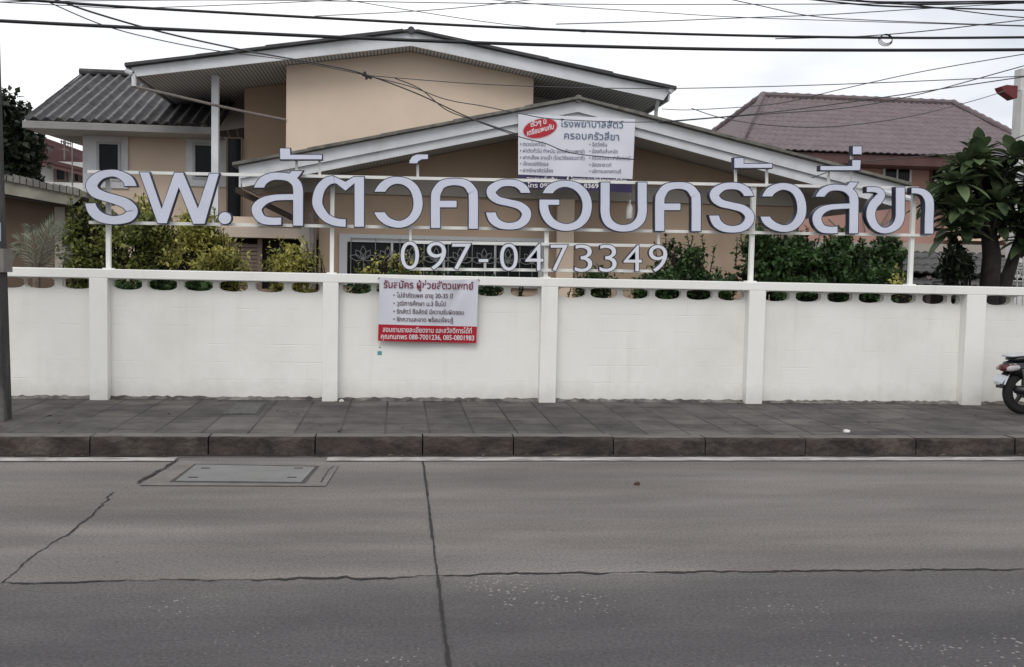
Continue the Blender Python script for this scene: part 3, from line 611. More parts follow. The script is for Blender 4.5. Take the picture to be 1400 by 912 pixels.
glyph([P([(10, 88), (62, 88), (62, 115), (198, 115), (198, 142), (10, 142)], *E3)], 'vowel_mark')
glyph(wo_waen(C5, [(1080, 205, 82), (1105, 165, 74), (1150, 138, 64), (1205, 129, 58), (1270, 150, 66), (1312, 205, 72), (1328, 285, 74), (1315, 352, 74), (1270, 408, 66), (1205, 428, 58), (1135, 411, 66), (1085, 375, 74), (1067, 338, 78)]))
glyph(so_suea([(257, 508, 88), (285, 465, 80), (335, 432, 68), (400, 422, 64), (480, 434, 70), (540, 478, 84), (556, 530, 90), (556, 600, 90), (553, 828, 90)],
              [(475, 415), (500, 390), (520, 369), (605, 373), (575, 415), (540, 450)], [(535, 583, 56), (420, 588, 58), (340, 597, 62), (275, 625, 78), (237, 675, 90), (242, 730, 90), (280, 778, 82), (340, 792, 72), (420, 791, 72)], D6))
glyph([P([(258, 230), (535, 230), (535, 178), (622, 178), (614, 279), (258, 279)], *D6)], 'vowel_mark')
glyph([P([(540, 58), (630, 58), (630, 140), (540, 140)], *D6)], 'tone_mark')
glyph([ribbon([(660, 441, 56), (725, 440, 58), (776, 452, 66), (792, 488, 84), (765, 530, 92), (725, 575, 92), (704, 635, 90), (708, 695, 88), (742, 758, 78), (800, 794, 64), (865, 790, 66), (925, 752, 82), (955, 690, 90), (959, 600, 90), (959, 415, 90)], *D6, 'v', 'h')])
glyph([ribbon([(1050, 450, 62), (1105, 451, 62), (1165, 470, 74), (1205, 520, 88), (1214, 590, 88), (1210, 700, 88), (1208, 830, 88)], *D6, 'v', 'h')])
# ---- text meshes from Blender's built-in font
def text_mesh(body, offset=0.0, extrude=0.0):
    cu = bpy.data.curves.new('t', 'FONT'); cu.body = body; cu.size = 1; cu.offset = offset; cu.extrude = extrude; cu.resolution_u = 5
    o = bpy.data.objects.new('t', cu); COL.objects.link(o)
    me = bpy.data.meshes.new_from_object(o, depsgraph=bpy.context.evaluated_depsgraph_get())
    vs = [tuple(v.co) for v in me.vertices]; fs = [tuple(p.vertices) for p in me.polygons]
    bpy.data.objects.remove(o); bpy.data.curves.remove(cu); bpy.data.meshes.remove(me)
    return vs, fs
def digit(ch, x0, y0, x1, y1):
    out = []
    for off, ex in ((.012, 1.0), (-.007, 1.0)):
        vs, fs = text_mesh(ch, off, ex)
        out.append((vs, fs))
    vb = out[0][0]; bx0, bx1 = min(v[0] for v in vb), max(v[0] for v in vb); by0, by1 = min(v[1] for v in vb), max(v[1] for v in vb)
    objs = []
    for k, (vs, fs) in enumerate(out):
        mb = MB(); w = []
        for x, y, z in vs:
            px = x0+(x-bx0)/(bx1-bx0)*(x1-x0); py = y1-(y-by0)/(by1-by0)*(y1-y0)
            v = at(px, py, YS); front = z > 0
            yy = (YS+.0 if front else YS+.04) if k == 0 else (YS-.004 if front else YS+.003)
            w.append((v.x, yy, v.z))
        objs.append(mb.add(w, fs))
    o = objs[0].build('digit' if ch != '-' else 'dash', M['letter_side'], sign); objs[1].build('face', M['digit_face'], o)
dg = [('0', 546.7, 329, 574, 369.3), ('9', 582.5, 329.7, 611, 370.2), ('7', 617, 332, 646, 370), ('-', 653.5, 353.3, 668.5, 359.3), ('0', 682.5, 332, 709, 371.3), ('4', 717.3, 332, 744, 371),
      ('7', 751.7, 333.5, 778, 372), ('3', 784.5, 333.5, 811, 372.8), ('3', 818.3, 333.5, 844.3, 372.8), ('4', 851.5, 334, 878.5, 372), ('9', 886, 334, 913.3, 373)]
for d in dg: digit(*d)
# ---- frame
def rod(p0, p1, Y, w=.022):
    a, b = at(*p0, Y), at(*p1, Y); t = (b-a).normalized(); mb = MB(); n = Vector((-t.z, 0, t.x))*w; d = Vector((0, w, 0))
    vs = [a+n+d, a-n+d, a-n-d, a+n-d]; vs += [v+(b-a) for v in vs]
    return mb.add(vs, [(0, 1, 2, 3), (7, 6, 5, 4), (0, 4, 5, 1), (1, 5, 6, 2), (2, 6, 7, 3), (3, 7, 4, 0)])
YR = YS+LD+.025
for p in (((172, 236), (600, 245)), ((600, 245), (1250, 257.5))): pass
def rail(y, name='rail'):
    mb = MB()
    for a, b in zip(y, y[1:]): mb.add(*[(m.v, m.f) for m in [rod(a, b, YR, .017)]][0])
    mb.build(name, M['steel_white'], sign)
rail([(120, 234.7), (1255, 257.5)]); rail([(122, 304), (1270, 321.8)])
rail([(560, 331), (895, 336)]); rail([(560, 367.7), (892, 370.6)])
for x, y0, y1, w in ((147.2, 236, 366.5, .024), (453.3, 242, 374, .022), (746.5, 312, 381, .024), (1027.5, 254, 386.5, .026), (1246, 257, 390.5, .024)):
    b = at(x, y1, YR); t = at(x, y0, YR); pm = MB().box((b.x-w, YR+.018, ZT-.01), (b.x+w, YR+.018+2*w, t.z)); pm.build('post', M['steel_white'], sign)
    MB().box((b.x-w-.03, YR-.01, ZT), (b.x+w+.03, YR+.1, ZT+.012)).build('base_plate', M['steel_white'], sign)
for x, y0, y1 in ((405.5, 218, 238), (437, 218, 241), (571, 224, 245), (1005.5, 230, 252), (1048, 230, 253), (1132.5, 234, 255), (1164.5, 211, 256), (561, 313, 332), (900, 318, 336), (663, 358, 369)):
    rod((x, y0), (x+.2, y1), YR, .014).build('strut', M['steel_white'], sign)

# ================================================================== NOTICES
def bil(c, u, v):      # corners TL,TR,BL,BR ; v down
    tl, tr, bl, br = c
    x = (tl[0]*(1-u)+tr[0]*u)*(1-v)+(bl[0]*(1-u)+br[0]*u)*v; y = (tl[1]*(1-u)+tr[1]*u)*(1-v)+(bl[1]*(1-u)+br[1]*u)*v
    return x, y
def fabric(corner, Y, wave, nu=40, nv=28, v0=0, v1=1, thick=.002, eps=0, sag=None):
    mb = MB(); vs = []; nu1 = nu+1
    for off in (0, thick):
        for j in range(nv+1):
            for i in range(nu+1):
                u, v = i/nu, v0+(v1-v0)*j/nv; x, y = bil(corner, u, v)
                if sag: y += sag(u)*(1-v)**2
                p = at(x, y, Y); p.y += wave(u, v)-eps+off; vs.append(p[:])
    fs = []; N = nu1*(nv+1)
    for j in range(nv):
        for i in range(nu):
            a = j*nu1+i; fs.append((a, a+nu1, a+nu1+1, a+1)); fs.append((N+a, N+a+1, N+a+nu1+1, N+a+nu1))
    return mb.add(vs, fs)
def lettering(body, x0, x1, yb0, yb1, hp_, Y, wavepx, m, parent, off=.0, eps=.004, name='lettering'):
    vs, fs = text_mesh(body, off); a, b = min(v[0] for v in vs), max(v[0] for v in vs); k = hp_/.56; mb = MB(); w = []
    sx = (x1-x0)/(b-a); sl_ = (yb1-yb0)/(x1-x0)
    for x, y, z in vs:
        px = x0+(x-a)*sx; py = yb0+(px-x0)*sl_-y*k
        p = at(px, py, Y); p.y += wavepx(px, py)-eps; w.append(p[:])
    return mb.add(w, fs).build(name, m, parent, fixn=False)
PC = [(519, 379.3), (654.3, 382), (516.5, 466.8), (652, 470.2)]; YP = YW-.03
wv = lambda u, v: .012*math.sin(u*7+v*2.5)+.008*math.sin(u*15-v*6)*(1-v)+.016*math.exp(-((u-.88+.35*v)/.05)**2)*(1-v)-.006+.10*v
def wpx(px, py): return wv((px-518)/135.0, (py-380.5-(px-518)*.022)/87.5)
notice = thing('job_notice', 'white vinyl notice with red lower band tied to the front of the wall', 'notice', at(585, 470, YP))
sag = lambda u: 4.5*math.sin(math.pi*u)**1.2*.4
cloth = fabric(PC, YP, wv, 48, 30, 0, .738, sag=sag).build('sheet', M['vinyl'], notice, smooth=True, fixn=False)
fabric(PC, YP, wv, 48, 12, .738, 1, sag=sag).build('red_band', M['vinyl_red'], notice, smooth=True, fixn=False)
for t, x0, x1, y0, y1, h, m, o in (("รับสมัคร ผู้ช่วยสัตวแพทย์", 524.5, 647.5, 393.3, 395.8, 7.6, 'ink_maroon', .018),
        ("-", 537.5, 540, 405.8, 405.8, 6, 'ink_grey', .01), ("ไม่จำกัดเพศ อายุ 20-35 ปี", 542.5, 619, 406.6, 407.8, 4.8, 'ink_grey', .012),
        ("-", 537.5, 540, 416.8, 416.8, 6, 'ink_grey', .01), ("วุฒิการศึกษา ม.3 ขึ้นไป", 542.5, 609.5, 417.6, 418.6, 4.8, 'ink_grey', .012),
        ("-", 537.5, 540, 428, 428, 6, 'ink_grey', .01), ("รักสัตว์ ซื่อสัตย์ มีความรับผิดชอบ", 542.3, 634.5, 428.8, 430.4, 4.8, 'ink_grey', .012),
        ("-", 537.5, 540, 438.8, 438.8, 6, 'ink_grey', .01), ("รักความสะอาด พร้อมเรียนรู้", 542.3, 620, 439.4, 441, 4.8, 'ink_grey', .012),
        ("สอบถามรายละเอียดงาน และสวัสดิการได้ที่", 523.3, 645.7, 454.2, 456.4, 5.4, 'ink_white', .014), ("คุณกนกพร 088-7001236, 085-0801983", 520.6, 649, 463.8, 466.2, 5.4, 'ink_white', .014)):
    lettering(t, x0, x1, y0, y1, h, YP, wpx, M[m], notice, o, eps=.010)
for a, b in (((519, 379.5), (509.5, 387)), ((654.3, 382), (658.5, 391))):
    MB().tube([at(*a, YP), at(*b, YPN-.03)], .005, 6).build('tie_cord', M['cable'], notice)

# ================================================================== THE HOUSE
house = thing('house', 'beige house with white gables, low front gable and taller upper floor behind the wall', 'house', (at(700, 300, 17).x, 17, ZP))
def part(mb, name, m, parent=house, **k): return mb.build(name, m, parent, **k)
def gable(top, bot, Yf, Yb, name, over=(.35, .05), boards=1, tile=M['roof_edge'], sof=M['soffit'], split=None, eaveboard=True):
    """top/bot: three measured points L, apex, R of the front fascia; the roof runs back to Yb"""
    T = [at(*p, Yf) for p in top]; B = [at(*p, Yf) for p in bot]
    pr = MB(); th = .045
    up = Vector((0, 0, th)); lo = .004
    # tile slab (a little past the fascia at the front)
    Tt = [p+Vector((0, 0, lo)) for p in T]; dirL = (T[0]-T[1]).normalized(); dirR = (T[2]-T[1]).normalized()
    Tt[0] += dirL*.08; Tt[2] += dirR*.08
    n = 24
    for s0, s1 in ((Tt[0], Tt[1]), (Tt[1], Tt[2])):
        vs = []; 
        for i in range(n+1):
            p = s0.lerp(s1, i/n)
            vs += [(p.x, Yf-.06, p.z), (p.x, Yf-.06, p.z+th), (p.x, Yb, p.z+th), (p.x, Yb, p.z)]
        fs = [(4*i+k, 4*i+4+k, 4*i+4+(k+1) % 4, 4*i+(k+1) % 4) for i in range(n) for k in range(4)]+[(0, 1, 2, 3), (4*n+3, 4*n+2, 4*n+1, 4*n)]
        pr.add(vs, fs)
    # stepped tile ends along the rake
    q = random.Random(int(Yf*10)); k = 0
    for s0, s1 in ((Tt[0], Tt[1]), (Tt[2], Tt[1])):
        L = (s1-s0).length; d = (s1-s0)/L; x = .0
        while x < L-.2:
            a = s0+d*x; b = s0+d*min(x+1.15, L); hh = .012+.012*q.random()
            pr.hexa([(a.x, Yf-.10, a.z+th-.035), (b.x, Yf-.10, b.z+th-.035), (b.x, Yf-.10, b.z+th+hh*.3), (a.x, Yf-.10, a.z+th+hh)], (0, .5, 0)); x += 1.148; k += 1
    roof = part(pr, name, tile)
    rc = MB().tube([(Tt[1].x, Yf-.07, Tt[1].z+.02), (Tt[1].x, Yb, Tt[1].z+.02)], .06, 10); rc.build('ridge_cap', tile, roof)
    fa = MB()
    for i in (0, 1): fa.hexa([B[i], B[i+1], T[i+1], T[i]], (0, .035, 0))
    fa.build('fascia', M['trim'], roof)
    if split:
        S2 = [at(*p, Yf+.05) for p in split]
        f2 = MB()
        for i in (0, 1): f2.hexa([S2[i], S2[i+1], B[i+1]+Vector((0, .05, .03)), B[i]+Vector((0, .05, .03))], (0, .035, 0))
        f2.build('inner_fascia', M['trim'], roof); B = [Vector((p.x, Yf, p.z)) for p in S2]
    so_ = MB()
    for i in (0, 1):
        a, b = B[i]+Vector((0, .09, .012)), B[i+1]+Vector((0, .09, .012))
        so_.add([a, b, b+Vector((0, Yb-Yf-.1, 0)), a+Vector((0, Yb-Yf-.1, 0)), a+Vector((0, 0, .02)), b+Vector((0, 0, .02)), b+Vector((0, Yb-Yf-.1, .02)), a+Vector((0, Yb-Yf-.1, .02))],
                [(0, 1, 2, 3), (7, 6, 5, 4), (0, 4, 5, 1), (1, 5, 6, 2), (2, 6, 7, 3), (3, 7, 4, 0)])
    so_.build('soffit', sof, roof)
    for p, q_, s in ((T[0], B[0], 1), (T[2], B[2], -1)): MB().box((min(p.x, p.x+s*.03), Yf+.04, q_.z), (max(p.x, p.x+s*.03), Yb, p.z)).build('eave_board', M['trim'], roof)
    return roof, B
def zprof(B, x):
    a, b, c = B
    if x < b.x: return a.z+(b.z-a.z)*(x-a.x)/(b.x-a.x)
    return b.z+(c.z-b.z)*(x-b.x)/(c.x-b.x)
def gwall(B, x0, x1, z0, Y, d, lift=.004):
    xs = [x0]+([B[1].x] if x0 < B[1].x < x1 else [])+[x1]
    return MB().prism([(x0, z0), (x1, z0)]+[(x, zprof(B, x)+lift) for x in xs[::-1]], Y, Y+d)
# upper roof
YU = 17.5
up_roof, UB = gable([(179, 92), (562, 44), (917, 123)], [(187, 104.5), (562, 62.5), (907, 137)], YU, 24.5, 'upper_roof', tile=M['roof_edge'], sof=M['soffit'])
def X(px, Y, py=200): return at(px, py, Y).x
xa, xb = X(391, 18), X(727.5, 18)
part(gwall(UB, xa, xb, ZP, 18.0, 6), 'upper_wall', M['beige'])
YRW = 19.6
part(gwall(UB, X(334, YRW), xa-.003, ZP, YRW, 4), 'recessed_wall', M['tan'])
part(gwall(UB, xb+.003, X(898, YRW), ZP, YRW, 4), 'recessed_wall', M['far_white'])
# shadow board and pipe bits under the right overhang
part(MB().tube([at(901, 128, YU+.12), at(897, 152, YU+.4), at(896, 175, YU+.5)], .035, 10), 'downpipe', M['trim'])
part(MB().tube([at(915, 126, YU-.02), at(921, 120, YU-.02)], .05, 8), 'gutter_end', M['trim'])
# left gutter corner
gp = MB().tube([at(172, 96, YU), at(181, 100, YU)], .05, 8); gp.tube([at(183, 101, YU+.02), at(183.5, 118, YU+.02)], .04, 8)
part(gp, 'gutter_end', M['trim'])
part(MB().tube([at(183, 118, YU+.02), at(240, 131, YU+.15), at(295, 144, YU+.3), at(340, 154, YU+.45), at(391, 164, 17.98)], .024, 8), 'service_pipe', M['pipe'])
# veranda column
cx = X(294.5, 18.2); part(MB().box((cx-.06, 18.14, ZP), (cx+.06, 18.26, zprof(UB, cx)+.01)), 'column', M['trim'], bevel=.005)
# left wing
YE, YRG = 19.3, 22.6
e0, e1 = at(33, 164, YE), at(300, 176, YE)
r0 = at(105, 101, YRG); zR = r0.z
def corr_roof(x0, x1, z_e, z_r, Ye, Yr, period, amp, rows, name, m, parent, xr0=None, xr1=None, per=8, step=.012, back=True, sharp=1.0):
    xr0 = x0 if xr0 is None else xr0; xr1 = x1 if xr1 is None else xr1
    n = int((x1-x0)/period*per); vs = []; fs = []; nr = rows*2
    for j in range(nr+1):
        r = j//2; fr_ = j/nr if j % 2 == 0 else (j+1)/nr-.0001
        t = (j//2)/rows if j % 2 == 0 else (j//2+1)/rows
        lift = step if j % 2 == 0 else 0
        for i in range(n+1):
            a = x0+(x1-x0)*i/n; b = xr0+(xr1-xr0)*i/n; x = a+(b-a)*t
            w = math.sin(2*math.pi*x/period); w = abs(math.cos(math.pi*x/period))**sharp*2-1
            vs.append((x, Ye+(Yr-Ye)*t, z_e+(z_r-z_e)*t+amp*w+lift))
    for j in range(nr):
        for i in range(n): a = j*(n+1)+i; fs.append((a, a+1, a+n+2, a+n+1))
    # skirt under the eave so the edge has thickness
    o = len(vs)
    for i in range(n+1): v = vs[i]; vs.append((v[0], v[1]+.02, v[2]-.022))
    for i in range(n): fs.append((i, o+i, o+i+1, i+1))
    mb = MB().add(vs, fs)
    if back: mb.add([(xr0, Yr, z_r), (xr1, Yr, z_r), (x1, 2*Yr-Ye, z_e), (x0, 2*Yr-Ye, z_e)], [(0, 1, 2, 3)])
    return part(mb, name, m, parent, smooth=False, fixn=False)
xr = X(297, YE, 170)
wr = corr_roof(e0.x, xr+.05, e0.z+.03, zR, YE, YRG, .212, .034, 3, 'wing_roof', M['roof_crest'], house, sharp=2.2, step=.010)
MB().tube([(e0.x-.02, YRG, zR+.05), (xr+.05, YRG, zR+.05)], .07, 8).build('ridge_cap', M['roof_dark'], wr)
MB().box((e0.x-.03, YE-.02, e0.z-.145), (xr, YE+.02, e0.z-.01)).build('fascia', mat('grey_gutter', (.24, .235, .23, 1), .6, .12, 4), wr, bevel=.01)
MB().box((e0.x, YE+.021, e0.z-.14), (xr, YE+1.0, e0.z-.12)).build('soffit', M['soffit_fine'], wr)
MB().prism([(0, 0), (1, 0), (1, 1)], 0, .02).v
vg = MB().add([(e0.x, YE, e0.z-.14), (e0.x, YE, e0.z), (e0.x, YRG, zR), (e0.x, 2*YRG-YE, e0.z), (e0.x+.03, YE, e0.z-.14), (e0.x+.03, YE, e0.z), (e0.x+.03, YRG, zR), (e0.x+.03, 2*YRG-YE, e0.z)],
         [(0, 1, 2, 3), (7, 6, 5, 4), (0, 4, 5, 1), (1, 5, 6, 2), (2, 6, 7, 3)]); vg.build('verge_board', M['alu'], wr)
YWW = 20.2
wl, wr_ = X(115.5, YWW), X(338, YWW)
part(MB().box((wl, YWW, ZP), (wr_, YWW+4, e0.z-.1)), 'wing_wall', M['beige'])
part(MB().box((wl-.02, YWW-.05, ZP), (X(130, YWW), YWW-.003, e0.z-.12)), 'corner_pilaster', M['trim'])
def window(x0, y0, x1, y1, Y, fw, parent=house, surround=None, mull=0, fm=None):
    fm = fm or M['alu']; a = at(x0, (y0+y1)/2, Y).x; b = at(x1, (y0+y1)/2, Y).x; zt_ = at((x0+x1)/2, y0, Y).z; zb_ = at((x0+x1)/2, y1, Y).z
    f = MB(); f.box((a, Y-.06, zb_), (a+fw, Y-.004, zt_)); f.box((b-fw, Y-.06, zb_), (b, Y-.004, zt_)); f.box((a+fw, Y-.06, zt_-fw), (b-fw, Y-.004, zt_)); f.box((a+fw, Y-.06, zb_), (b-fw, Y-.004, zb_+fw))
    for i in range(mull): c = a+(b-a)*(i+1)/(mull+1); f.box((c-.02, Y-.05, zb_+fw), (c+.02, Y-.006, zt_-fw))
    o = f.build('window', fm, parent)
    MB().box((a+fw*.5, Y-.03, zb_+fw*.5), (b-fw*.5, Y-.012, zt_-fw*.5)).build('pane', M['glass'], o)
    if surround:
        g = surround; s = MB(); s.box((a-g, Y-.045, zb_-g), (a-.001, Y-.002, zt_+g)); s.box((b+.001, Y-.045, zb_-g), (b+g, Y-.002, zt_+g)); s.box((a, Y-.045, zt_+.001), (b, Y-.002, zt_+g)); s.box((a, Y-.045, zb_-g), (b, Y-.002, zb_-.001))
        s.build('surround', M['trim'], o)
    return o
window(133, 194, 166, 248, YWW, .05, surround=.13); window(264, 196, 300, 246, YWW, .05, surround=.13)
window(310, 188, 332, 300, YRW-.01, .03, fm=M['wood'])
window(341, 200, 389, 250, YRW-.01, .04, fm=M['wood']) if False else None
# front gable
YG = 16.0
fg, GB = gable([(326, 227), (790, 137.5), (1237, 254)], [(328, 244), (790, 153), (1234, 271)], YG, 21.5, 'front_roof', tile=M['roof_mossy'], sof=M['soffit_fine'],
               split=[(331, 256), (790, 165), (1229, 284)])
YGW = 17.1
gl, grr = X(437, YGW), X(1094, YGW)
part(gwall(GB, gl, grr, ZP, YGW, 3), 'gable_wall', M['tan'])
zb0, zb1 = at(900, 277, YGW).z, at(900, 256, YGW).z
part(MB().box((gl-.02, YGW-.06, zb0), (grr+.02, YGW-.003, zb1)), 'beam', M['grey_beam'])
part(MB().box((gl-.9, YGW-.06, zb0), (gl-.024, YGW+.1, zb1)), 'beam', M['grey_beam'])
# porch column
a, b = X(765, 16.7, 300), X(788, 16.7, 300); part(MB().box((a, YGW-.2, ZP), (b, YGW-.062, zb0-.003)), 'porch_column', M['beige'])
# side fascia gutter at right end
part(MB().tube([at(1205, 262, YG+.0), at(1244, 272, YG+.0)], .05, 8), 'gutter_end', M['trim'])
# big window with floral grille
YWN = YGW-.004
wo = window(464, 323, 746, 392, YWN, .13, mull=3)
def petal(c, ang, L, w):
    p = []
    for k in range(13):
        t = k/12; s = math.sin(math.pi*t)*w; p.append((t*L, s))
    for k in range(1, 12):
        t = 1-k/12; p.append((t*L, -math.sin(math.pi*t)*w))
    p.append(p[0]); ca, sa = math.cos(ang), math.sin(ang)
    return [(c[0]+x*ca-y*sa, YWN-.085, c[2]+x*sa+y*ca) for x, y in p]
gm = MB(); wz0, wz1 = at(600, 390, YWN).z, at(600, 327, YWN).z; wx0, wx1 = X(480, YWN, 350), X(742, YWN, 350)
nfl = 8
for i in range(nfl+1):
    x = wx0+(wx1-wx0)*i/nfl; gm.tube([(x, YWN-.085, wz0), (x, YWN-.085, wz1)], .007, 5)
for i in range(nfl):
    c = (wx0+(wx1-wx0)*(i+.5)/nfl, YWN-.085, wz0+(wz1-wz0)*.52)
    for k in range(5): gm.tube(petal(c, R(90+(k-2)*38), .23 if k % 2 == 0 else .2, .045), .006, 5)
    gm.tube([c, (c[0]+.03, YWN-.085, wz0)], .006, 5)
for z in (wz0+.02, wz1-.02): gm.tube([(wx0, YWN-.085, z), (wx1, YWN-.085, z)], .007, 5)
gm.build('grille', M['grille'], wo)
# entrance corner left of the gable: balcony slab, landing wall, gate, columns
YB = 16.9
part(MB().pxbox(302, 311, 413, 325, YB, 1.1), 'balcony_slab', mat('pale_beige_slab', (.50, .42, .35, 1), .8, .07, 2))
part(MB().pxbox(298, 296, 352, 310.6, YB+.1, .9), 'balcony_parapet', M['beige'])
part(MB().pxbox(352.4, 246, 412, 310.4, YB+1.0, .1), 'landing_wall', M['beige'])
hr = MB()
for dz in (0, 8): hr.tube([at(322, 258+dz*.4, YB), at(412, 302+dz*.4, YB)], .03, 6)
part(hr, 'stair_rail', mat('dark_brown_rail', (.045, .03, .022, 1), .6, .2, 5))
for x0, x1, mm in ((317, 323, 'wood'), (352, 358, 'wood')): part(MB().pxbox(x0, 322, x1, 395, YB+.2, .08), 'door_post', M[mm])
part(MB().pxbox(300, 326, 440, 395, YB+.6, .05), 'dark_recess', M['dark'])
gt = MB()
for i in range(12):
    y = 334+i*5.2; gt.pxbox(300, y, 318, y+3.9, YB+.22, .03); gt.pxbox(323, y, 355, y+4.3, YB+.22, .03)
gt.pxbox(299, 332, 302, 395, YB+.2, .05); gt.pxbox(336, 333, 339, 395, YB+.26, .03)
part(gt, 'slatted_gate', M['wood'])
part(MB().pxbox(411, 310, 431, 395, YB-.05, .2), 'column', M['grey_beam'])
part(MB().tube([at(426.5, 290, YB-.08), at(428, 395, YB-.08)], .04, 8), 'downpipe', M['pipe'])

# upper banner on the gable
BC = [(708.5, 155.5), (868, 163.5), (708.5, 257.5), (863.5, 263.5)]; YBN = YG-.05
wb = lambda u, v: .02*math.sin(u*5+1)+.014*math.sin(u*17+v*4)*(v)-.02
def wbpx(px, py): return wb((px-708.5)/158.0, (py-157-(px-708.5)*.045)/101)
ban = thing('hanging_banner', 'white and navy vinyl banner with red oval hung on the front gable', 'banner', at(787, 263, YBN))
fabric(BC, YBN, wb, 48, 28, 0, .815).build('sheet', M['vinyl'], ban, smooth=True, fixn=False)
fabric(BC, YBN, wb, 48, 8, .815, 1).build('navy_band', M['vinyl_navy'], ban, smooth=True, fixn=False)
def disc(cx_, cy_, rx, ry, rot_, eps):
    vs = [(cx_, cy_)]; N = 40; fs = []
    rings = 6
    for j in range(1, rings+1):
        for i in range(N):
            t = 2*math.pi*i/N; x, y = rx*j/rings*math.cos(t), ry*j/rings*math.sin(t); vs.append((cx_+x*math.cos(rot_)-y*math.sin(rot_), cy_+x*math.sin(rot_)+y*math.cos(rot_)))
    fs = [(0, 1+(i+1) % N, 1+i) for i in range(N)]
    for j in range(rings-1):
        for i in range(N): a = 1+j*N; fs.append((a+i, a+(i+1) % N, a+N+(i+1) % N, a+N+i))
    w = []
    for x, y in vs: p = at(x, y, YBN); p.y += wbpx(x, y)-eps; w.append(p[:])
    return MB().add(w, fs)
disc(738.3, 175.6, 24.4, 13.6, R(-14), .004).build('oval_rim', mat('pink_rim', (.62, .42, .46, 1), .5, .03), ban, fixn=False)
disc(738.3, 175.6, 23.2, 12.5, R(-14), .007).build('red_oval', M['vinyl_red'], ban, fixn=False)
tx = [("เร็วๆ นี้", 725.5, 747, 173.5, 169, 5.6, 'ink_white', .02), ("เตรียมพบกับ", 720.5, 757, 185.5, 176.3, 5.4, 'ink_white', .02),
      ("โรงพยาบาลสัตว์", 765.8, 851.5, 173.5, 175.8, 7.4, 'ink_blue', .008), ("ครอบครัวสี่ขา", 771, 845.5, 190, 192.4, 7.6, 'ink_blue', .008),
      ("• ตรวจโรคทั่วไป", 711, 745.5, 199.4, 200, 4, 'ink_navy', .002), ("• ผ่าตัดทั่วไป ทำหมัน (โดยสัตวแพทย์)", 711, 798.5, 208.4, 210, 4, 'ink_navy', .002),
      ("• ฝากเลี้ยง อาบน้ำ (โดยวิธีธรรมชาติ)", 711, 798.5, 217.6, 218.8, 4, 'ink_navy', .002), ("• เอ็กซเรย์ดิจิตอล", 711, 749.5, 226.2, 226.8, 4, 'ink_navy', .002),
      ("• ฝากรักษาสัตว์เลี้ยง", 711, 756, 235.2, 235.8, 4, 'ink_navy', .002),
      ("• ฉีดวัคซีน", 805, 829, 200.2, 200.8, 4, 'ink_navy', .002), ("• ป้องกันเห็บหมัด", 805, 843.5, 209.4, 210.2, 4, 'ink_navy', .002),
      ("• ตรวจวิเคราะห์เลือดเคมี", 805, 861, 218.4, 219.4, 4, 'ink_navy', .002), ("• อัลตราซาวด์", 805, 835, 227.8, 228.4, 4, 'ink_navy', .002), ("• บริการนอกสถานที่", 805, 848, 236.6, 237.4, 4, 'ink_navy', .002),
      ("สอบถามเพิ่มเติม", 719.5, 761, 247.4, 248.2, 4.6, 'ink_white', .015), ("โรงพยาบาลสัตว์ครอบครัวสี่ขา", 780, 856, 248.4, 250.8, 4.6, 'ink_white', .015), ("f", 774.5, 777, 248.6, 248.7, 5.5, 'ink_white', .03),
      ("โทร 097-0473349  8369", 721, 817.5, 256.2, 257.4, 4.6, 'ink_white', .02)]
for t, x0, x1, y0, y1, h, m, o in tx: lettering(t, x0, x1, y0, y1, h, YBN, wbpx, M[m], ban, o, eps=.011)
# hanging bottle
bc = at(860.5, 288, 16.2); bt = MB(); prof = [(.001, .17), (.022, .17), (.024, .13), (.02, .125), (.045, .07), (.055, .05), (.055, -.12), (.05, -.14), (.001, -.14)]
vs = []; fs = []
for r, z in prof:
    for k in range(14): vs.append((bc.x+r*math.cos(k*.4488), bc.y+r*math.sin(k*.4488), bc.z+z))
for i in range(len(prof)-1):
    for k in range(14): fs.append((i*14+k, i*14+(k+1) % 14, (i+1)*14+(k+1) % 14, (i+1)*14+k))
bt.add(vs, fs); bt.tube([(bc.x, bc.y, bc.z+.17), at(862, 262, 16.15)], .004, 5)
tag(recentre(bt.build('plastic_bottle', M['bottle'], smooth=True), bc), 'cloudy plastic bottle hanging on a string below the gable banner', 'bottle')

# ================================================================== NEIGHBOUR HOUSES
nb = thing('neighbour_house', 'salmon pink house with dusty maroon hipped tile roof at right', 'house', (X(1200, 27, 250), 27, ZP))
YN0, YN1 = 26.0, 30.5
c0, c1 = at(1009, 203, YN0), at(1450, 215, YN0); q0, q1 = at(1043, 134, YN1), at(1304, 141, YN1)
zE = (c0.z+c1.z)/2; zQ = (q0.z+q1.z)/2
zE = at(1200, 209, YN0).z; zQ = at(1170, 137, YN1).z
nr_ = corr_roof(c0.x, c1.x, zE, zQ, YN0, YN1, .2, .017, 12, 'tile_roof', M['maroon'], nb, q0.x, q1.x, per=6, step=.010, back=False, sharp=1)
YBK = YN1+4.5
sd_ = MB().add([(c0.x, YN0, zE), (q0.x, YN1, zQ), (c0.x, YBK, zE), (c1.x, YN0, zE), (q1.x, YN1, zQ), (c1.x, YBK, zE)], [(0, 1, 2), (3, 5, 4), (1, 4, 5, 2)]); sd_.build('side_slopes', M['maroon'], nr_, fixn=False)
for a, b in (((q0.x, YN1, zQ), (q1.x, YN1, zQ)), ((q0.x, YN1, zQ), (c0.x, YN0, zE)), ((q1.x, YN1, zQ), (c1.x, YN0, zE)), ((q0.x, YN1, zQ), (c0.x, YBK, zE))):
    a, b = Vector(a), Vector(b); n = max(3, int((b-a).length/.12)); MB().tube([a.lerp(b, i/n)+Vector((0, 0, .05)) for i in range(n+1)], [.085+.02*(i % 3 == 0) for i in range(n+1)], 8).build('ridge_cap', M['maroon'], nr_)
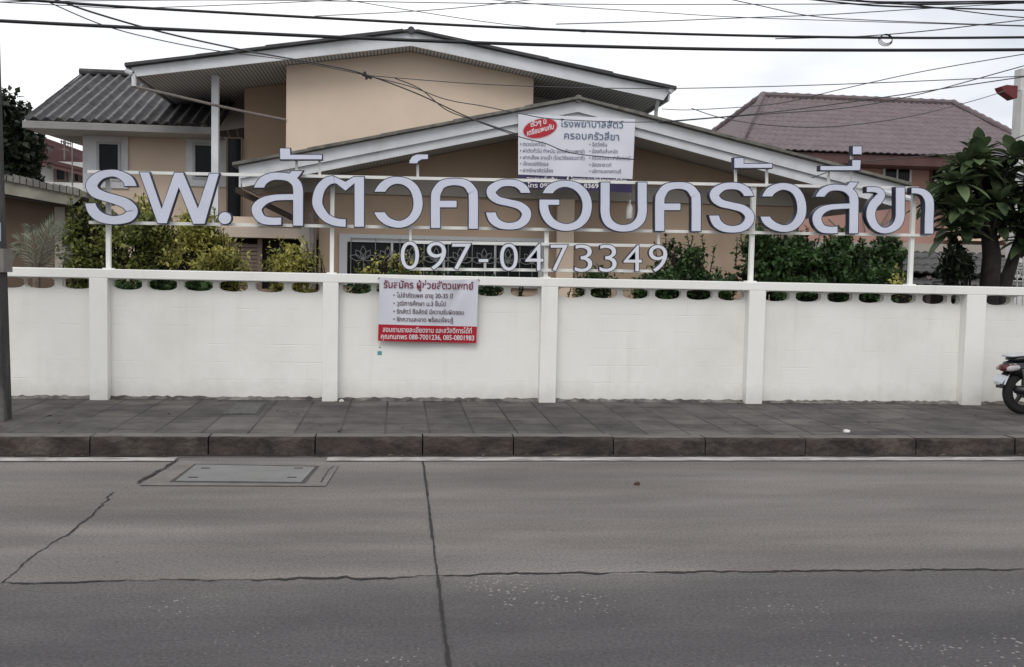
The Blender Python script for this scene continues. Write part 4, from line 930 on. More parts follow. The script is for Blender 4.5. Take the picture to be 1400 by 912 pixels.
MB().box((c0.x+.05, YN0+.1, zE-.30), (c1.x, YN0+.16, zE-.04)).build('fascia', M['maroon_dark'], nr_)
MB().box((c0.x+.05, YN0+.162, zE-.31), (c1.x, YBK-.2, zE-.28)).build('soffit', M['maroon_dark'], nr_)
YNW = 27.0
part(MB().box((c0.x+.9, YNW, ZP), (c1.x-.5, YBK-1, zE-.312)), 'wall', M['pink'], nb)
window(1206, 227, 1245, 262, YNW-.002, .06, nb, mull=1, fm=M['trim'])
window(1270, 226, 1298, 290, YNW-.002, .06, nb, fm=M['maroon_dark'])
part(MB().pxbox(1300, 214, 1420, 330, YNW-.6, .3), 'pale_bay', mat('pale_peach_render', (.58, .44, .35, 1), .85, .06, 1.5), nb)
lw = at(1150, 332, YNW-.1); part(MB().box((c0.x+.9, YNW-1.2, lw.z-.25), (c1.x, YNW-.004, lw.z)), 'canopy_slab', M['grey_beam'], nb)
st_ = MB()
for a, b in (((1133, 300), (1160, 325)), ((1150, 325), (1163, 290)), ((1198, 318), (1222, 278)), ((1200, 312), (1225, 296)), ((1178, 290), (1183, 318))): st_.tube([at(*a, YNW-.15), at(*b, YNW-.15)], .022, 6)
part(st_, 'awning_struts', M['pipe'], nb)
part(MB().pxbox(1070, 333, 1420, 400, YNW-.3, .2), 'ground_floor_wall', M['brown'], nb)
# carport with old metal sheets
cp = thing('carport', 'low carport roofed with old grey corrugated sheets behind the right end of the wall', 'carport', (X(1270, 16, 360), 16.5, ZP))
ce, cr_ = at(1240, 374, 15.5), at(1240, 346, 18.2)
x0, x1 = X(1178, 15.5, 370), X(1470, 15.5, 370)
corr_roof(x0, x1, ce.z, cr_.z, 15.5, 18.2, .16, .02, 3, 'sheet_roof', M['sheet'], cp, back=False, per=6, step=.03)
corr_roof(x0, x1-.6, ce.z-.2, ce.z-.02, 14.9, 16.2, .16, .02, 2, 'lower_sheet_roof', M['sheet'], cp, back=False, per=6, step=.03)
for px in (1185, 1268, 1350, 1440):
    x = X(px, 15.6, 380); part(MB().box((x-.04, 15.55, ZP), (x+.04, 15.63, ce.z-.03)), 'post', M['pipe'], cp)
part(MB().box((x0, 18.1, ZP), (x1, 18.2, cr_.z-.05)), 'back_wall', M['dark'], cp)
# white neighbour pier with red coping
wp = thing('white_pier', 'white rendered pier with a dark red coping at the right edge', 'pier', (X(1400, 20, 300), 20, ZP))
a, b = X(1391, 20, 250), X(1440, 20, 250)
part(MB().box((a, 20, ZP), (b, 20.3, at(1395, 122, 20).z)), 'shaft', M['far_white'], wp)
part(MB().box((X(1396, 20.05, 100), 20.05, at(1395, 122, 20).z), (b, 20.28, at(1395, 97, 20.3).z)), 'upper_shaft', M['far_white'], wp)
cz = at(1390, 126, 19.7).z
part(MB().prism([(X(1369, 19.7, 120), cz+.10), (X(1373, 19.7, 120), cz), (X(1388, 19.7, 120), cz-.14), (X(1391.5, 19.7, 120), cz-.12), (X(1391.5, 19.7, 120), cz+.13), (X(1376, 19.7, 120), cz+.14)], 19.7, 19.95), 'red_coping', M['red_cap'], wp)
ir = MB(); Yi = 13.6
for px in (1383, 1391, 1399, 1407, 1415): ir.tube([at(px, 345+(px % 3)*2, Yi), at(px-1, 420, Yi)], .010, 6)
for py in (349, 366, 384): ir.tube([at(1380, py, Yi), at(1420, py+1, Yi)], .010, 6)
for px, py in ((1387, 357), (1395, 357), (1403, 357), (1391, 375), (1399, 375)):
    c = at(px, py, Yi); ir.tube([(c.x+.045*math.cos(t*.5236), c.y, c.z+.06*math.sin(t*.5236)) for t in range(13)], .007, 5)
tag(recentre(ir.build('iron_railing', M['steel_white']), at(1395, 380, Yi)), 'white wrought iron railing glimpsed beside the frangipani trunk', 'railing')
# left: low brown outbuilding
ob = thing('outbuilding', 'low brown outbuilding with a sloping mossy tile roof at left', 'outbuilding', (X(40, 15.5, 300), 15.5, ZP))
YO = 15.5
a, b, c, d = at(-120, 222, YO-.5), at(112, 266, YO-.5), at(112, 276, YO-.5), at(-120, 243, YO-.5)
part(MB().hexa([at(-120, 249, YO), at(-120, 420, YO), at(90, 420, YO), at(90, 279, YO)], (0, 2.5, 0)), 'wall', M['brown'], ob)
rf = MB(); TL, TR = at(-120, 214, YO-.5), at(118, 264, YO-.5); n = 26
rf.hexa([TL+Vector((0, 0, -.05)), TR+Vector((0, 0, -.05)), TR, TL], (0, 3.2, -.45))
q = random.Random(4)
for i in range(n):
    p = TL.lerp(TR, i/n); p2 = TL.lerp(TR, (i+1.12)/n); h = q.uniform(.0, .03)
    rf.hexa([p+Vector((0, -.03, -.06)), p2+Vector((0, -.03, -.06)), p2+Vector((0, -.03, .012+h)), p+Vector((0, -.03, .025+h))], (0, 3.2, -.45))
rfo = part(rf, 'roof', M['roof_mossy'], ob)
MB().hexa([at(-120, 243, YO-.48), at(98, 281, YO-.48), at(114, 268, YO-.48), at(-120, 219, YO-.48)], (0, .03, 0)).build('barge_board', mat('greenish_board', (.22, .21, .17, 1), .85, .3, 4, dirt=(.1, .1, .075, 1), dirt_amt=.6), rfo)
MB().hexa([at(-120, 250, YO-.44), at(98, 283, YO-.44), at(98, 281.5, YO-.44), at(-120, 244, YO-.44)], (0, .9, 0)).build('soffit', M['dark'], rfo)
part(MB().pxbox(75, 283, 89, 420, YO-.02, .018), 'pilaster', M['grey_beam'], ob)
# far maroon roofed house
fh = thing('distant_house', 'distant white house with a red brown pitched roof between tree and wing roof', 'house', (X(90, 34, 230), 34, ZP))
YF = 34
part(MB().pxbox(46, 222, 190, 420, YF+.6, 5), 'wall', M['far_white'], fh)
part(MB().hexa([at(20, 213, YF), at(190, 255, YF), at(190, 236, YF+3.5), at(20, 176, YF+3.5)], (0, .02, .06)), 'roof', M['red_roof'], fh)
part(MB().hexa([at(20, 217, YF), at(190, 259, YF), at(190, 255.5, YF), at(20, 213.5, YF)], (0, .06, 0)), 'fascia', M['maroon_dark'], fh)
window(74, 226, 93, 250, YF+.58, .1, fh, fm=M['wood']); window(99, 232, 112, 252, YF+.58, .1, fh, fm=M['wood'])
part(MB().pxbox(30, 250, 190, 262, YF-.4, .5), 'balcony_wall', M['far_white'], fh)
an = MB(); YA = 32
an.tube([at(99, 255, YA), at(98.5, 178, YA)], .02, 6)
tag(recentre(an.build('mast', M['pipe']), at(99, 255, YA)), 'thin grey mast pole rising in front of the distant house', 'mast')
an = MB(); an.tube([at(88, 225, 35), at(88, 192, 35)], .025, 6); an.tube([at(82.5, 193, 35), at(97, 197, 35)], .022, 6)
for i in range(5): x = 84+i*3; an.tube([at(x, 191.5+i*.8, 34.7), at(x, 197+i*.8, 35.3)], .016, 5)
an.tube([at(84, 204, 35), at(94, 206, 35)], .02, 6)
tag(recentre(an.build('tv_antenna', M['pipe']), at(88, 225, 35)), 'small television antenna above the distant red brown roof', 'antenna')

# ================================================================== PLANTS
def leaf(mb_v, mb_f, p, d, up, L, W, fold=.25):
    s = d.cross(up)
    if s.length < 1e-4: s = Vector((1, 0, 0))
    s.normalize(); n = s.cross(d).normalized(); o = len(mb_v)
    mb_v += [p[:], (p+d*L*.45+s*W+n*W*fold)[:], (p+d*L-n*L*.08)[:], (p+d*L*.45-s*W+n*W*fold)[:]]
    mb_f += [(o, o+1, o+2), (o, o+2, o+3)]
def rv(q): 
    while True:
        v = Vector((q.uniform(-1, 1), q.uniform(-1, 1), q.uniform(-1, 1)))
        if .05 < v.length < 1: return v.normalized()
def foliage(blobs, n, L, W, seed, clump=.16, per=26, shell=.55, droop=0.1):
    q = random.Random(seed); vs = []; fs = []
    vol = [b[1].x*b[1].y*b[1].z for b in blobs]; tot = sum(vol)
    for (c, r), vv in zip(blobs, vol):
        for _ in range(max(1, int(n*vv/tot/per))):
            v = rv(q)*(q.random()**(1/3)*(1-shell)+shell*q.uniform(.75, 1.08)); cc = c+Vector((v.x*r.x, v.y*r.y, v.z*r.z)); cs = clump*q.uniform(.6, 1.4)
            for _ in range(per):
                o = rv(q)*cs*q.random()**.5; p = cc+o; d = (rv(q)+v*.6+Vector((0, 0, .25-droop))).normalized(); k = q.uniform(.45, 1.5)
                leaf(vs, fs, p, d, (Vector((0, 0, 1))+rv(q)*.7).normalized(), L*k, W*k)
    return MB().add(vs, fs)
def sprigs(mb, pts, L, W, seed, n=14):
    q = random.Random(seed)
    for a, b in pts:
        for i in range(n):
            t = i/n; p = a.lerp(b, t); leaf(mb.v, mb.f, p, ((b-a).normalized()*.5+rv(q)*.8).normalized(), Vector((0, 0, 1)), L*q.uniform(.7, 1.2), W*q.uniform(.7, 1.2))
def bush(name, label, boxes, Y, m, n, L, W, seed, tips=(), trunk=M['bark_dark'], group=None, clump=.12):
    blobs = []; q = random.Random(seed+50); tips = list(tips)
    for x0, y0, x1, y1 in boxes:
        for k in range(7):
            f = q.uniform(.28, .5); w_, h_ = (x1-x0)*f, min(y1-y0, 62)*q.uniform(.3, .55)
            cx_ = q.uniform(x0+w_*.45, x1-w_*.45); cy_ = y0+h_*.5+q.random()**1.3*max(0, (min(y1, y0+75)-y0-h_))
            c = at(cx_, cy_, Y+q.uniform(-.18, .25)); kk = Y/FPX; blobs.append((c, Vector((w_*kk*.5, w_*kk*.5, h_*kk*.5))))
        for k in range(int((x1-x0)/7)):
            u = q.random(); tips.append((x0+(x1-x0)*u, y0+(y1-y0)*.18*abs(2*u-1)**2-q.random()**1.8*17+4))
    bx = blobs[0][0]; t = thing(name, label, 'shrub', (bx.x, Y, ZP), 'shrubs growing behind the white wall')
    mb = foliage(blobs, n*.68, L, W, seed, clump, 18, .25); q = random.Random(seed+1); st = MB()
    for c, r in blobs:
        for k in range(2): st.tube([(c.x+q.uniform(-.1, .1), Y+q.uniform(-.1, .1), ZP), (c.x+q.uniform(-.5, .5)*r.x, Y+q.uniform(-.3, .3)*r.y, c.z), (c.x+q.uniform(-.8, .8)*r.x, Y+q.uniform(-.6, .6)*r.y, c.z+.6*r.z)], [.025, .016, .006], 5)
    for tx_, ty_ in tips:
        c = blobs[0][0]; b = at(tx_, ty_, Y); a = b+Vector((q.uniform(-.1, .1), .05, -.35)); sprigs(mb, [(a, b)], L*.9, W*.9, int(tx_), 18); st.tube([a, b], [.008, .003], 4)
    mb.build('leaves', m, t, fixn=False); st.build('stems', trunk, t)
    return t
bush('shrub', 'dark green tangled shrub beside the brown outbuilding', [(86, 278, 146, 345), (92, 320, 158, 420), (110, 300, 160, 370)], 13.1, M['leaf_mid'], 8200, .06, .02, 1)
bush('shrub', 'olive green leafy shrub behind the left sign post', [(140, 306, 240, 400), (165, 296, 240, 350), (200, 310, 260, 400)], 13.0, M['leaf_mid'], 9500, .055, .018, 2, tips=[(182, 288), (210, 296), (232, 305)])
bush('shrub', 'bright yellow green shrub in front of the slatted gate', [(222, 314, 318, 400), (236, 288, 304, 350), (280, 326, 342, 400)], 12.7, M['leaf_yellow'], 10500, .065, .016, 3, tips=[(236, 300), (305, 312), (330, 325)])
bush('shrub', 'yellow green shrub tuft showing above the letters behind the second letter', [(176, 277, 222, 318)], 13.6, M['leaf_yellow'], 2400, .06, .017, 33, tips=[(190, 276), (212, 282)])
bush('shrub', 'feathery yellow shrub left of the large grilled window', [(370, 343, 442, 410), (378, 334, 432, 372)], 12.6, M['leaf_yellow'], 5200, .058, .013, 4, tips=[(368, 332), (384, 328), (436, 338), (418, 330)])
bush('shrub', 'sparse yellow green shrub in front of the grilled window', [(476, 358, 585, 420), (505, 348, 550, 385)], 12.8, M['leaf_yellow'], 3000, .055, .018, 5, tips=[(530, 340), (556, 342), (575, 338)])
bush('shrub', 'low dark shrub peeping over the wall under the right digits', [(785, 371, 850, 420)], 12.4, M['leaf_dark'], 1800, .055, .02, 6)
bush('shrub', 'dark bushy shrub with loose sprigs right of the phone number', [(880, 350, 985, 430), (905, 334, 965, 390)], 12.6, M['leaf_dark'], 6400, .065, .026, 7, tips=[(910, 318), (938, 314), (960, 322), (978, 335), (895, 330), (948, 322)])
bush('shrub', 'tall dark hedge shrub behind the fourth sign post', [(1008, 328, 1100, 430), (1030, 312, 1120, 380)], 12.7, M['leaf_dark'], 9000, .065, .026, 8, tips=[(1012, 315), (1008, 326), (1060, 308), (1090, 310)])
bush('shrub', 'broad dark shrub below the last three large letters', [(1105, 334, 1215, 430), (1150, 326, 1238, 400), (1120, 318, 1180, 370)], 12.8, M['leaf_dark'], 9000, .065, .026, 9, tips=[(1160, 316), (1200, 318), (1232, 330)])
bush('shrub', 'small yellow tipped shrub at the foot of the last sign post', [(1222, 366, 1243, 420)], 12.3, M['leaf_yellow'], 500, .05, .018, 10)
bush('shrub', 'dark drooping plant before the grey corrugated carport', [(1284, 345, 1326, 430), (1296, 325, 1316, 370)], 13.0, M['leaf_far'], 2200, .10, .022, 12, tips=[(1306, 318), (1288, 345), (1326, 345)])
for i, (x0_, x1_, lb) in enumerate(((155, 300, 'low dark planting seen only through the vent holes left of the second pillar'), (470, 730, 'low dark planting seen only through the vent holes beside the hanging notice'),
        (860, 1010, 'low dark planting seen only through the vent holes between third and fourth pillars'), (1048, 1230, 'low dark planting seen only through the vent holes right of the fourth pillar'))):
    bush('shrub', lb, [(x0_, 379, (x0_+x1_)//2+10, 415), ((x0_+x1_)//2-10, 379, x1_, 415)], 12.3, M['leaf_dark'], 3800, .06, .024, 60+i)
# weed tuft at the wall foot
wd = MB(); q = random.Random(8); c = gr(507, 545, ZP)
for i in range(26): leaf(wd.v, wd.f, Vector((c.x+q.uniform(-.05, .05), c.y+.12, ZP)), Vector((q.uniform(-.8, .8), -q.random()*.4, 1)).normalized(), Vector((0, -1, 0)), q.uniform(.05, .12), .006)
tag(recentre(wd.build('weed', M['leaf_pale'], fixn=False), (c.x, c.y+.12, ZP)), 'small dry weed tuft growing at the foot of the white wall', 'weed')
# leaning pale trunk seen between shrubs
tr = MB().tube([at(126, 420, 13.2), at(122, 365, 13.2), at(117, 330, 13.2), at(119, 300, 13.2)], [.045, .04, .03, .02], 8)
tag(recentre(tr.build('bare_trunk', M['bark']), at(126, 420, 13.2)), 'pale bare leaning trunk among the shrubs at left', 'tree trunk')
# palm
pb = at(50, 376, 12.9); pt = thing('palm', 'small pale feathery palm in front of the brown outbuilding', 'palm', (pb.x, 12.9, ZP))
q = random.Random(21); fv = MB(); stm = MB(); stm.tube([(pb.x, 12.9, ZP), (pb.x, 12.9, pb.z)], [.06, .045], 8)
for tx_, ty_, dy in ((88, 312, 0), (78, 303, -.1), (62, 306, .2), (50, 310, -.2), (38, 318, .1), (28, 330, -.1), (90, 330, .15), (22, 345, 0), (72, 318, .3), (95, 350, 0)):
    e = at(tx_, ty_, 12.9)+Vector((0, dy, 0)); b = Vector((pb.x, 12.9, pb.z)); mid = b.lerp(e, .55)+Vector((0, 0, .12)); path = [Vector(p) for p in crom([b, mid, e], 9)]
    stm.tube(path, [.009-.0065*i/len(path) for i in range(len(path))], 4)
    for i in range(3, len(path)-1):
        for u in (0,):
            p = path[i].lerp(path[i+1], u); t = (path[i+1]-path[i]).normalized()
            for s in (-1, 1):
                sv = t.cross(Vector((0, -1, .3))).normalized()*s
                leaf(fv.v, fv.f, p, (t*.9+sv*.75+Vector((0, -.1, -.15))).normalized(), Vector((0, -.6, 1)), q.uniform(.12, .17)*(1.15-abs(i/len(path)-.5)), .008)
fv.build('fronds', M['leaf_pale'], pt, fixn=False); stm.build('stem', M['bark'], pt)
# plumeria at right
YPL = 12.9; tb = at(1352, 400, YPL)
pl = thing('frangipani_tree', 'frangipani tree with long dark glossy leaves at the right edge', 'tree', (tb.x, YPL, ZP))
q = random.Random(31); lv = MB(); tk = MB()
tk.tube([(tb.x-.02, YPL, ZP), (tb.x, YPL, tb.z), at(1356, 350, YPL), at(1352, 318, YPL)], [.15, .13, .12, .10], 10)
tk.tube([(tb.x+.10, YPL+.05, ZP), at(1372, 395, YPL), at(1388, 345, YPL), at(1400, 310, YPL)], [.10, .09, .075, .06], 9)
ends = []
for sx, sy in ((1285, 255), (1298, 232), (1318, 222), (1340, 214), (1362, 222), (1386, 214), (1405, 228), (1300, 275), (1322, 252), (1348, 245), (1372, 250), (1395, 258), (1312, 300), (1334, 283), (1360, 280), (1388, 288), (1410, 300), (1326, 316), (1402, 330), (1425, 260), (1440, 290), (1368, 310), (1345, 300), (1300, 315), (1385, 235), (1330, 236), (1420, 320), (1292, 290), (1310, 265), (1336, 262), (1355, 262), (1380, 272), (1405, 275), (1318, 288), (1345, 280), (1372, 295), (1395, 310), (1350, 228), (1300, 248)):
    e = at(sx, sy, YPL)+Vector((0, q.uniform(-.45, .45), 0)); b = at(1352 if sx < 1375 else 1398, 322, YPL); mid = b.lerp(e, .5)+Vector((q.uniform(-.06, .06), q.uniform(-.1, .1), q.uniform(-.12, -.02)))
    tk.tube(crom([b, mid, e], 5), [.036-.022*i/10 for i in range(11)], 6); ends.append(e)
for e in ends:
    ax = (Vector((q.uniform(-.3, .3), q.uniform(-.5, .1), 1))).normalized(); a0 = q.random()*6
    for k in range(21):
        g = a0+k*2.4; el = R(-12+80*(k/21)+q.uniform(-12, 12)); d = Vector((math.cos(g)*math.cos(el), math.sin(g)*math.cos(el), math.sin(el)-.15)).normalized()
        bend = q.uniform(.02, .5); L = q.choice((q.uniform(.20, .30), q.uniform(.30, .46), q.uniform(.32, .44))); W = L*.19; up = Vector((0, 0, 1)); s = d.cross(up)
        if s.length < .05: s = Vector((1, 0, 0))
        s.normalize(); n_ = s.cross(d).normalized(); o = len(lv.v); m_ = 6
        for i in range(m_+1):
            t = i/m_; wdt = W*max(.03, math.sin(math.pi*min(1, t**1.25*.96+.03)))**.75; c = e+ax*.03*(k/17)+d*L*t-Vector((0, 0, 1))*L*bend*t*t
            lv.v += [(c+s*wdt+n_*wdt*.3)[:], c[:], (c-s*wdt+n_*wdt*.3)[:]]
        for i in range(m_):
            a = o+3*i; lv.f += [(a, a+1, a+4, a+3), (a+1, a+2, a+5, a+4)]
lv.build('crown', M['leaf_plum'], pl, fixn=False, smooth=True); tk.build('trunk', M['bark_dark'], pl, smooth=True)
# far tree left
ft = thing('tree', 'dark dense broadleaf tree rising behind the outbuilding at far left', 'tree', (X(-25, 27, 230), 27, ZP))
bl = []
for x, y, rx, ry in ((-30, 190, 70, 60), (10, 215, 42, 40), (-5, 165, 36, 34), (30, 235, 26, 26), (-70, 200, 60, 60), (-20, 240, 60, 40)):
    c = at(x, y, 27); k = 27/FPX; bl.append((c, Vector((rx*k, rx*k, ry*k))))
foliage(bl, 15000, .16, .06, 17, .3, 24).build('crown', M['leaf_far'], ft, fixn=False)
c = at(-25, 260, 27); MB().tube([(c.x, 27, ZP), (c.x+.1, 27, 2), (c.x, 27, c.z+1.5)], [.25, .2, .1], 8).build('trunk', M['bark_dark'], ft)

# ================================================================== UTILITY POLE AND CABLES
pbp = gr(2, 574, ZP)
up_ = thing('utility_pole', 'dark stained concrete utility pole at the left edge of the pavement', 'utility pole', (pbp.x, pbp.y, ZP))
e_b = gr(12, 574, ZP).x; yb = pbp.y; hw = .105
e_t = at(-6, 190, yb)
xb_ = e_b-hw
def pole_ring(z, cx_, h): return [(cx_-h, yb-h, z), (cx_+h, yb-h, z), (cx_+h, yb+h, z), (cx_-h, yb+h, z)]
H = 8.5; slope = (e_t.x-e_b)/(e_t.z-ZP)
r0_ = pole_ring(ZP-.1, xb_, hw); r1_ = pole_ring(ZP+H, xb_+slope*H*.4-.0, hw*.6)
MB().add(r0_+r1_, [(0, 1, 5, 4), (1, 2, 6, 5), (2, 3, 7, 6), (3, 0, 4, 7), (3, 2, 1, 0), (4, 5, 6, 7)]).build('shaft', M['pole'], up_, .015)
zz = at(3, 330, yb).z
MB().box((xb_-hw-.008, yb-hw-.012, at(3, 372, yb).z), (xb_+hw+.012, yb+hw, at(3, 340, yb).z)).build('strap', M['pipe'], up_)
MB().box((xb_-hw-.02, yb-hw-.02, at(3, 330, yb).z), (xb_+hw-.01, yb-hw-.004, at(3, 305, yb).z)).build('number_plate', mat('pale_blue_plate', (.35, .42, .52, 1), .5, .1, 8), up_)
cab_n = [0]
def cable(label, pts, r, m=M['cable'], group=None, name='overhead_cable'):
    P3 = [at(x, y, Y) for x, y, Y in pts]; path = [Vector(p) for p in crom([p[:] for p in P3], 12)]
    o = MB().tube(path, r, 6).build(name, m, smooth=True); c = path[len(path)//2]
    return tag(recentre(o, c), label, 'cable', group or 'overhead cables above the wall')
YC = 9.9
cable('thick black lower power cable crossing above the upper roof ridge', [(-300, 12, YC), (0, 28.5, YC), (250, 41, YC), (560, 55, YC), (800, 63, YC), (1050, 68, YC), (1400, 68, YC), (1800, 62, YC)], .0165)
cable('thick black upper power cable just above the lower one', [(-300, -16, YC), (0, -2, YC), (180, 10, YC), (430, 24, YC), (700, 38, YC), (950, 47, YC), (1200, 51.5, YC), (1400, 51, YC), (1800, 46, YC)], .013)
cable('thin straight grey cable running level near the top edge', [(-100, 4, 10.4), (300, 0, 10.4), (700, 5, 10.4), (1000, 6, 10.4), (1400, 4, 10.4), (1700, 2, 10.4)], .0045, M['thin_cable'])
cable('thin cable dipping from the top left and fading right under the upper cable', [(-60, 0, 10.2), (100, 8, 10.2), (180, 11, 10.2), (380, 4, 10.2), (520, -4, 10.2)], .004, M['thin_cable'])
cable('pair strand cable falling from upper left to the upper house wall', [(50, -10, 10.2), (130, 18, 10.8), (230, 46, 11.6), (340, 70, 13), (440, 88, 14.5), (500, 102, 15.2), (570, 128, 15.5), (640, 160, 15.7), (705, 183, 15.8)], .010, M['thin_cable'])
cable('fine cable beside the falling pair at upper left', [(60, 0, 10.3), (140, 34, 11.0), (215, 54, 12), (300, 70, 13), (400, 83, 14.6), (502, 103, 15.2)], .006, M['thin_cable'])
cable('cable from the wall knot sagging right to the banner edge', [(500, 103, 15.2), (560, 118, 15.3), (610, 136, 15.4), (660, 145, 15.5), (715, 156, 15.6), (760, 163, 15.6), (868, 167, 15.6), (960, 162, 15), (1100, 148, 14), (1400, 105, 12)], .007, M['thin_cable'])
cable('cable looping from the wall knot down across the banner', [(540, 107, 15.2), (575, 122, 15.3), (610, 150, 15.4), (650, 165, 15.5), (710, 187, 15.6), (745, 196, 15.6), (770, 206, 15.6), (800, 212, 15.6), (868, 218, 15.6)], .008, M['thin_cable'])
cable('nearly level cable from the wall knot to the far right', [(500, 103, 15.2), (640, 114, 15), (760, 119, 14.6), (900, 121, 14), (1060, 118, 13.5), (1230, 112, 13), (1400, 104, 12.5), (1600, 92, 12)], .006, M['thin_cable'])
cable('thin cable rising from the gable to the upper right corner', [(905, 149, 16), (950, 150, 15.6), (1060, 142, 14.8), (1150, 122, 14), (1260, 98, 13), (1400, 74, 12), (1550, 50, 11.5)], .006, M['thin_cable'])
cable('thin cable sagging across the maroon roof', [(900, 168, 16), (980, 161, 15.5), (1060, 155, 15), (1160, 147, 14.5), (1260, 128, 14), (1400, 90, 13), (1550, 50, 12.5)], .007, M['thin_cable'])
cable('lower thin cable drooping over the maroon roof to the red coping', [(945, 148, 16), (990, 162, 15.8), (1060, 172, 15.6), (1140, 173, 15.4), (1240, 160, 16), (1330, 138, 17.5), (1375, 124, 19.5)], .007, M['thin_cable'])
cable('thin cable skimming the maroon eave above the frangipani', [(1110, 243, 14), (1180, 222, 14), (1300, 210, 14), (1360, 200, 13.5), (1400, 185, 13), (1500, 150, 12)], .007, M['thin_cable'])
cable('thin cable crossing the top right from upper left', [(980, -5, 10.6), (1040, 8, 10.6), (1110, 22, 10.6), (1200, 28, 10.6), (1400, 35, 10.6), (1600, 38, 10.6)], .005, M['thin_cable'])
cable('thin cable climbing to the top right from the middle', [(430, 22, 10.7), (600, 13, 10.7), (740, -2, 10.7), (800, -10, 10.7)], .0045, M['thin_cable'])
cable('thin cable falling right from the top centre', [(450, -4, 10.8), (560, 14, 10.8), (680, 32, 10.8), (800, 44, 10.8)], .004, M['thin_cable'])
cable('thin cable descending right above the centre roof', [(620, -6, 10.5), (740, 6, 10.5), (900, 17, 10.5), (1020, 24, 10.5), (1200, 30, 10.5), (1400, 36, 10.5)], .004, M['thin_cable'])
cable('wavy thin cable left of the coiled cable', [(760, 33, 10.7), (900, 29, 10.7), (1000, 25, 10.7), (1130, 20, 10.7), (1260, 12, 10.7), (1400, 4, 10.7), (1500, 0, 10.7)], .005, M['thin_cable'])
cable('thin cable rising right over the coil', [(1060, 53, 10.3), (1170, 50, 10.3), (1260, 43, 10.3), (1340, 34, 10.3), (1400, 27, 10.3), (1500, 14, 10.3)], .0055, M['thin_cable'])
for i, (ya, yb_, yc) in enumerate(((-8, 6, 4), (-3, 10, 14), (-12, 8, 24), (-6, 3, 2))):
    cable(('bundled black cable along the top right corner, highest', 'bundled black cable along the top right corner, second', 'bundled thin cable in the top right corner sloping down', 'black cable stub hugging the top right edge')[i],
          [(1050+i*40, ya, 10.1), (1180, (ya+yb_)/2+3, 10.1), (1260, yb_, 10.1), (1400, yc, 10.1), (1550, yc+4, 10.1)], .009 if i != 2 else .006)
# coil and small wire hanger
co = MB(); cc = at(1212, 53, YC-.02)
for k in range(3): co.tube([(cc.x+(.062+.006*k)*math.cos(t*.2618+k), cc.y+.012*k, cc.z-.006*k+(.046+.004*k)*math.sin(t*.2618+k)) for t in range(25)], .004, 5)
tag(recentre(co.build('cable_coil', M['cable']), cc), 'small loose ring of wire hanging on the upper power cable', 'cable coil')
kn = MB(); kc = at(501, 104, 15.2); kn.tube([kc+Vector((-.03, 0, .06)), kc, kc+Vector((.0, 0, -.05))], .02, 6); kn.tube([kc+Vector((-.06, 0, .02)), kc+Vector((.08, 0, -.03))], .018, 6)
tag(recentre(kn.build('cable_clamp', M['cable']), kc), 'dark cable clamp where house wires meet before the beige wall', 'clamp')

# ================================================================== SCOOTER
sp = gr(1397, 566, ZP)
sco = thing('scooter', 'black scooter parked against the wall at the right edge, rear wheel showing', 'scooter', (sp.x, sp.y, ZP))
ROT = Matrix.Translation((sp.x, sp.y, ZP)) @ Matrix.Rotation(R(4), 4, 'Z')
def sp_(mb, name, m, parent=sco, **k): return mb.xf(ROT).build(name, m, parent, **k)
def wheel(x):
    c = (x, 0, .255)
    t = [(.16, -.045)]+[(.205+.05*math.sin(a), -.05*math.cos(a)) for a in [math.pi*i/10 for i in range(11)]]+[(.16, .045)]
    w = sp_(MB().lathe_y(t, c, 40), 'wheel', M['rubber'], smooth=True)
    r = MB().lathe_y([(.165, -.047), (.172, -.03), (.15, -.02), (.15, .02), (.172, .03), (.165, .047)], c, 40)
    r.lathe_y([(.001, -.055), (.05, -.055), (.055, -.03), (.055, .03), (.05, .055), (.001, .055)], c, 20)
    for k in range(5):
        g = k*1.2566+.3; d = Vector((math.cos(g), 0, math.sin(g))); s = Vector((-d.z, 0, d.x))*.018
        p0 = Vector(c)+d*.045; p1 = Vector(c)+d*.155
        r.hexa([p0-s+Vector((0, -.02, 0)), p0+s+Vector((0, -.02, 0)), p1+s*.7+Vector((0, -.02, 0)), p1-s*.7+Vector((0, -.02, 0))], (0, .04, 0))
    sp_(r, 'rim', M['dark_metal'], w)
wheel(0); wheel(1.24)
sp_(MB().loft([(-.27, .03, .50, .56), (-.24, .07, .47, .60), (-.1, .11, .43, .63), (.1, .14, .36, .63), (.3, .15, .30, .62), (.45, .13, .26, .58), (.52, .10, .24, .45)]), 'body', M['black_paint'], smooth=True)
sp_(MB().loft([(-.20, .07, .615, .635), (-.16, .11, .605, .665), (0, .13, .605, .70), (.25, .14, .60, .69), (.48, .11, .575, .67), (.56, .05, .57, .62)]), 'seat', M['black_plastic'], smooth=True)
sp_(MB().loft([(-.26, .05, .655, .675), (-.22, .10, .65, .685), (-.08, .115, .665, .695), (.02, .06, .68, .70)], 12, 3), 'grab_rail', M['silver'], smooth=True)
tl = sp_(MB().loft([(-.30, .03, .50, .54), (-.275, .075, .49, .565), (-.20, .10, .49, .585), (-.14, .105, .50, .58)], 14, 3), 'tail_light', M['red_lens'], smooth=True)
for s in (-1, 1):
    sp_(MB().loft([(-.285, .012, .50, .54), (-.24, .026, .495, .565), (-.15, .02, .51, .57), (-.10, .006, .53, .55)], 10).xf(Matrix.Translation((0, s*.088, 0))), 'turn_signal', M['clear_lens'], tl, smooth=True)
fd = MB().add([], [])
fpts = [(-.10, .52), (-.24, .46), (-.30, .36), (-.31, .30)]
for (xa_, za_), (xb2, zb2) in zip(fpts, fpts[1:]): fd.hexa([(xa_, -.06, za_), (xb2, -.06, zb2), (xb2, .06, zb2), (xa_, .06, za_)], (.02, 0, .02))
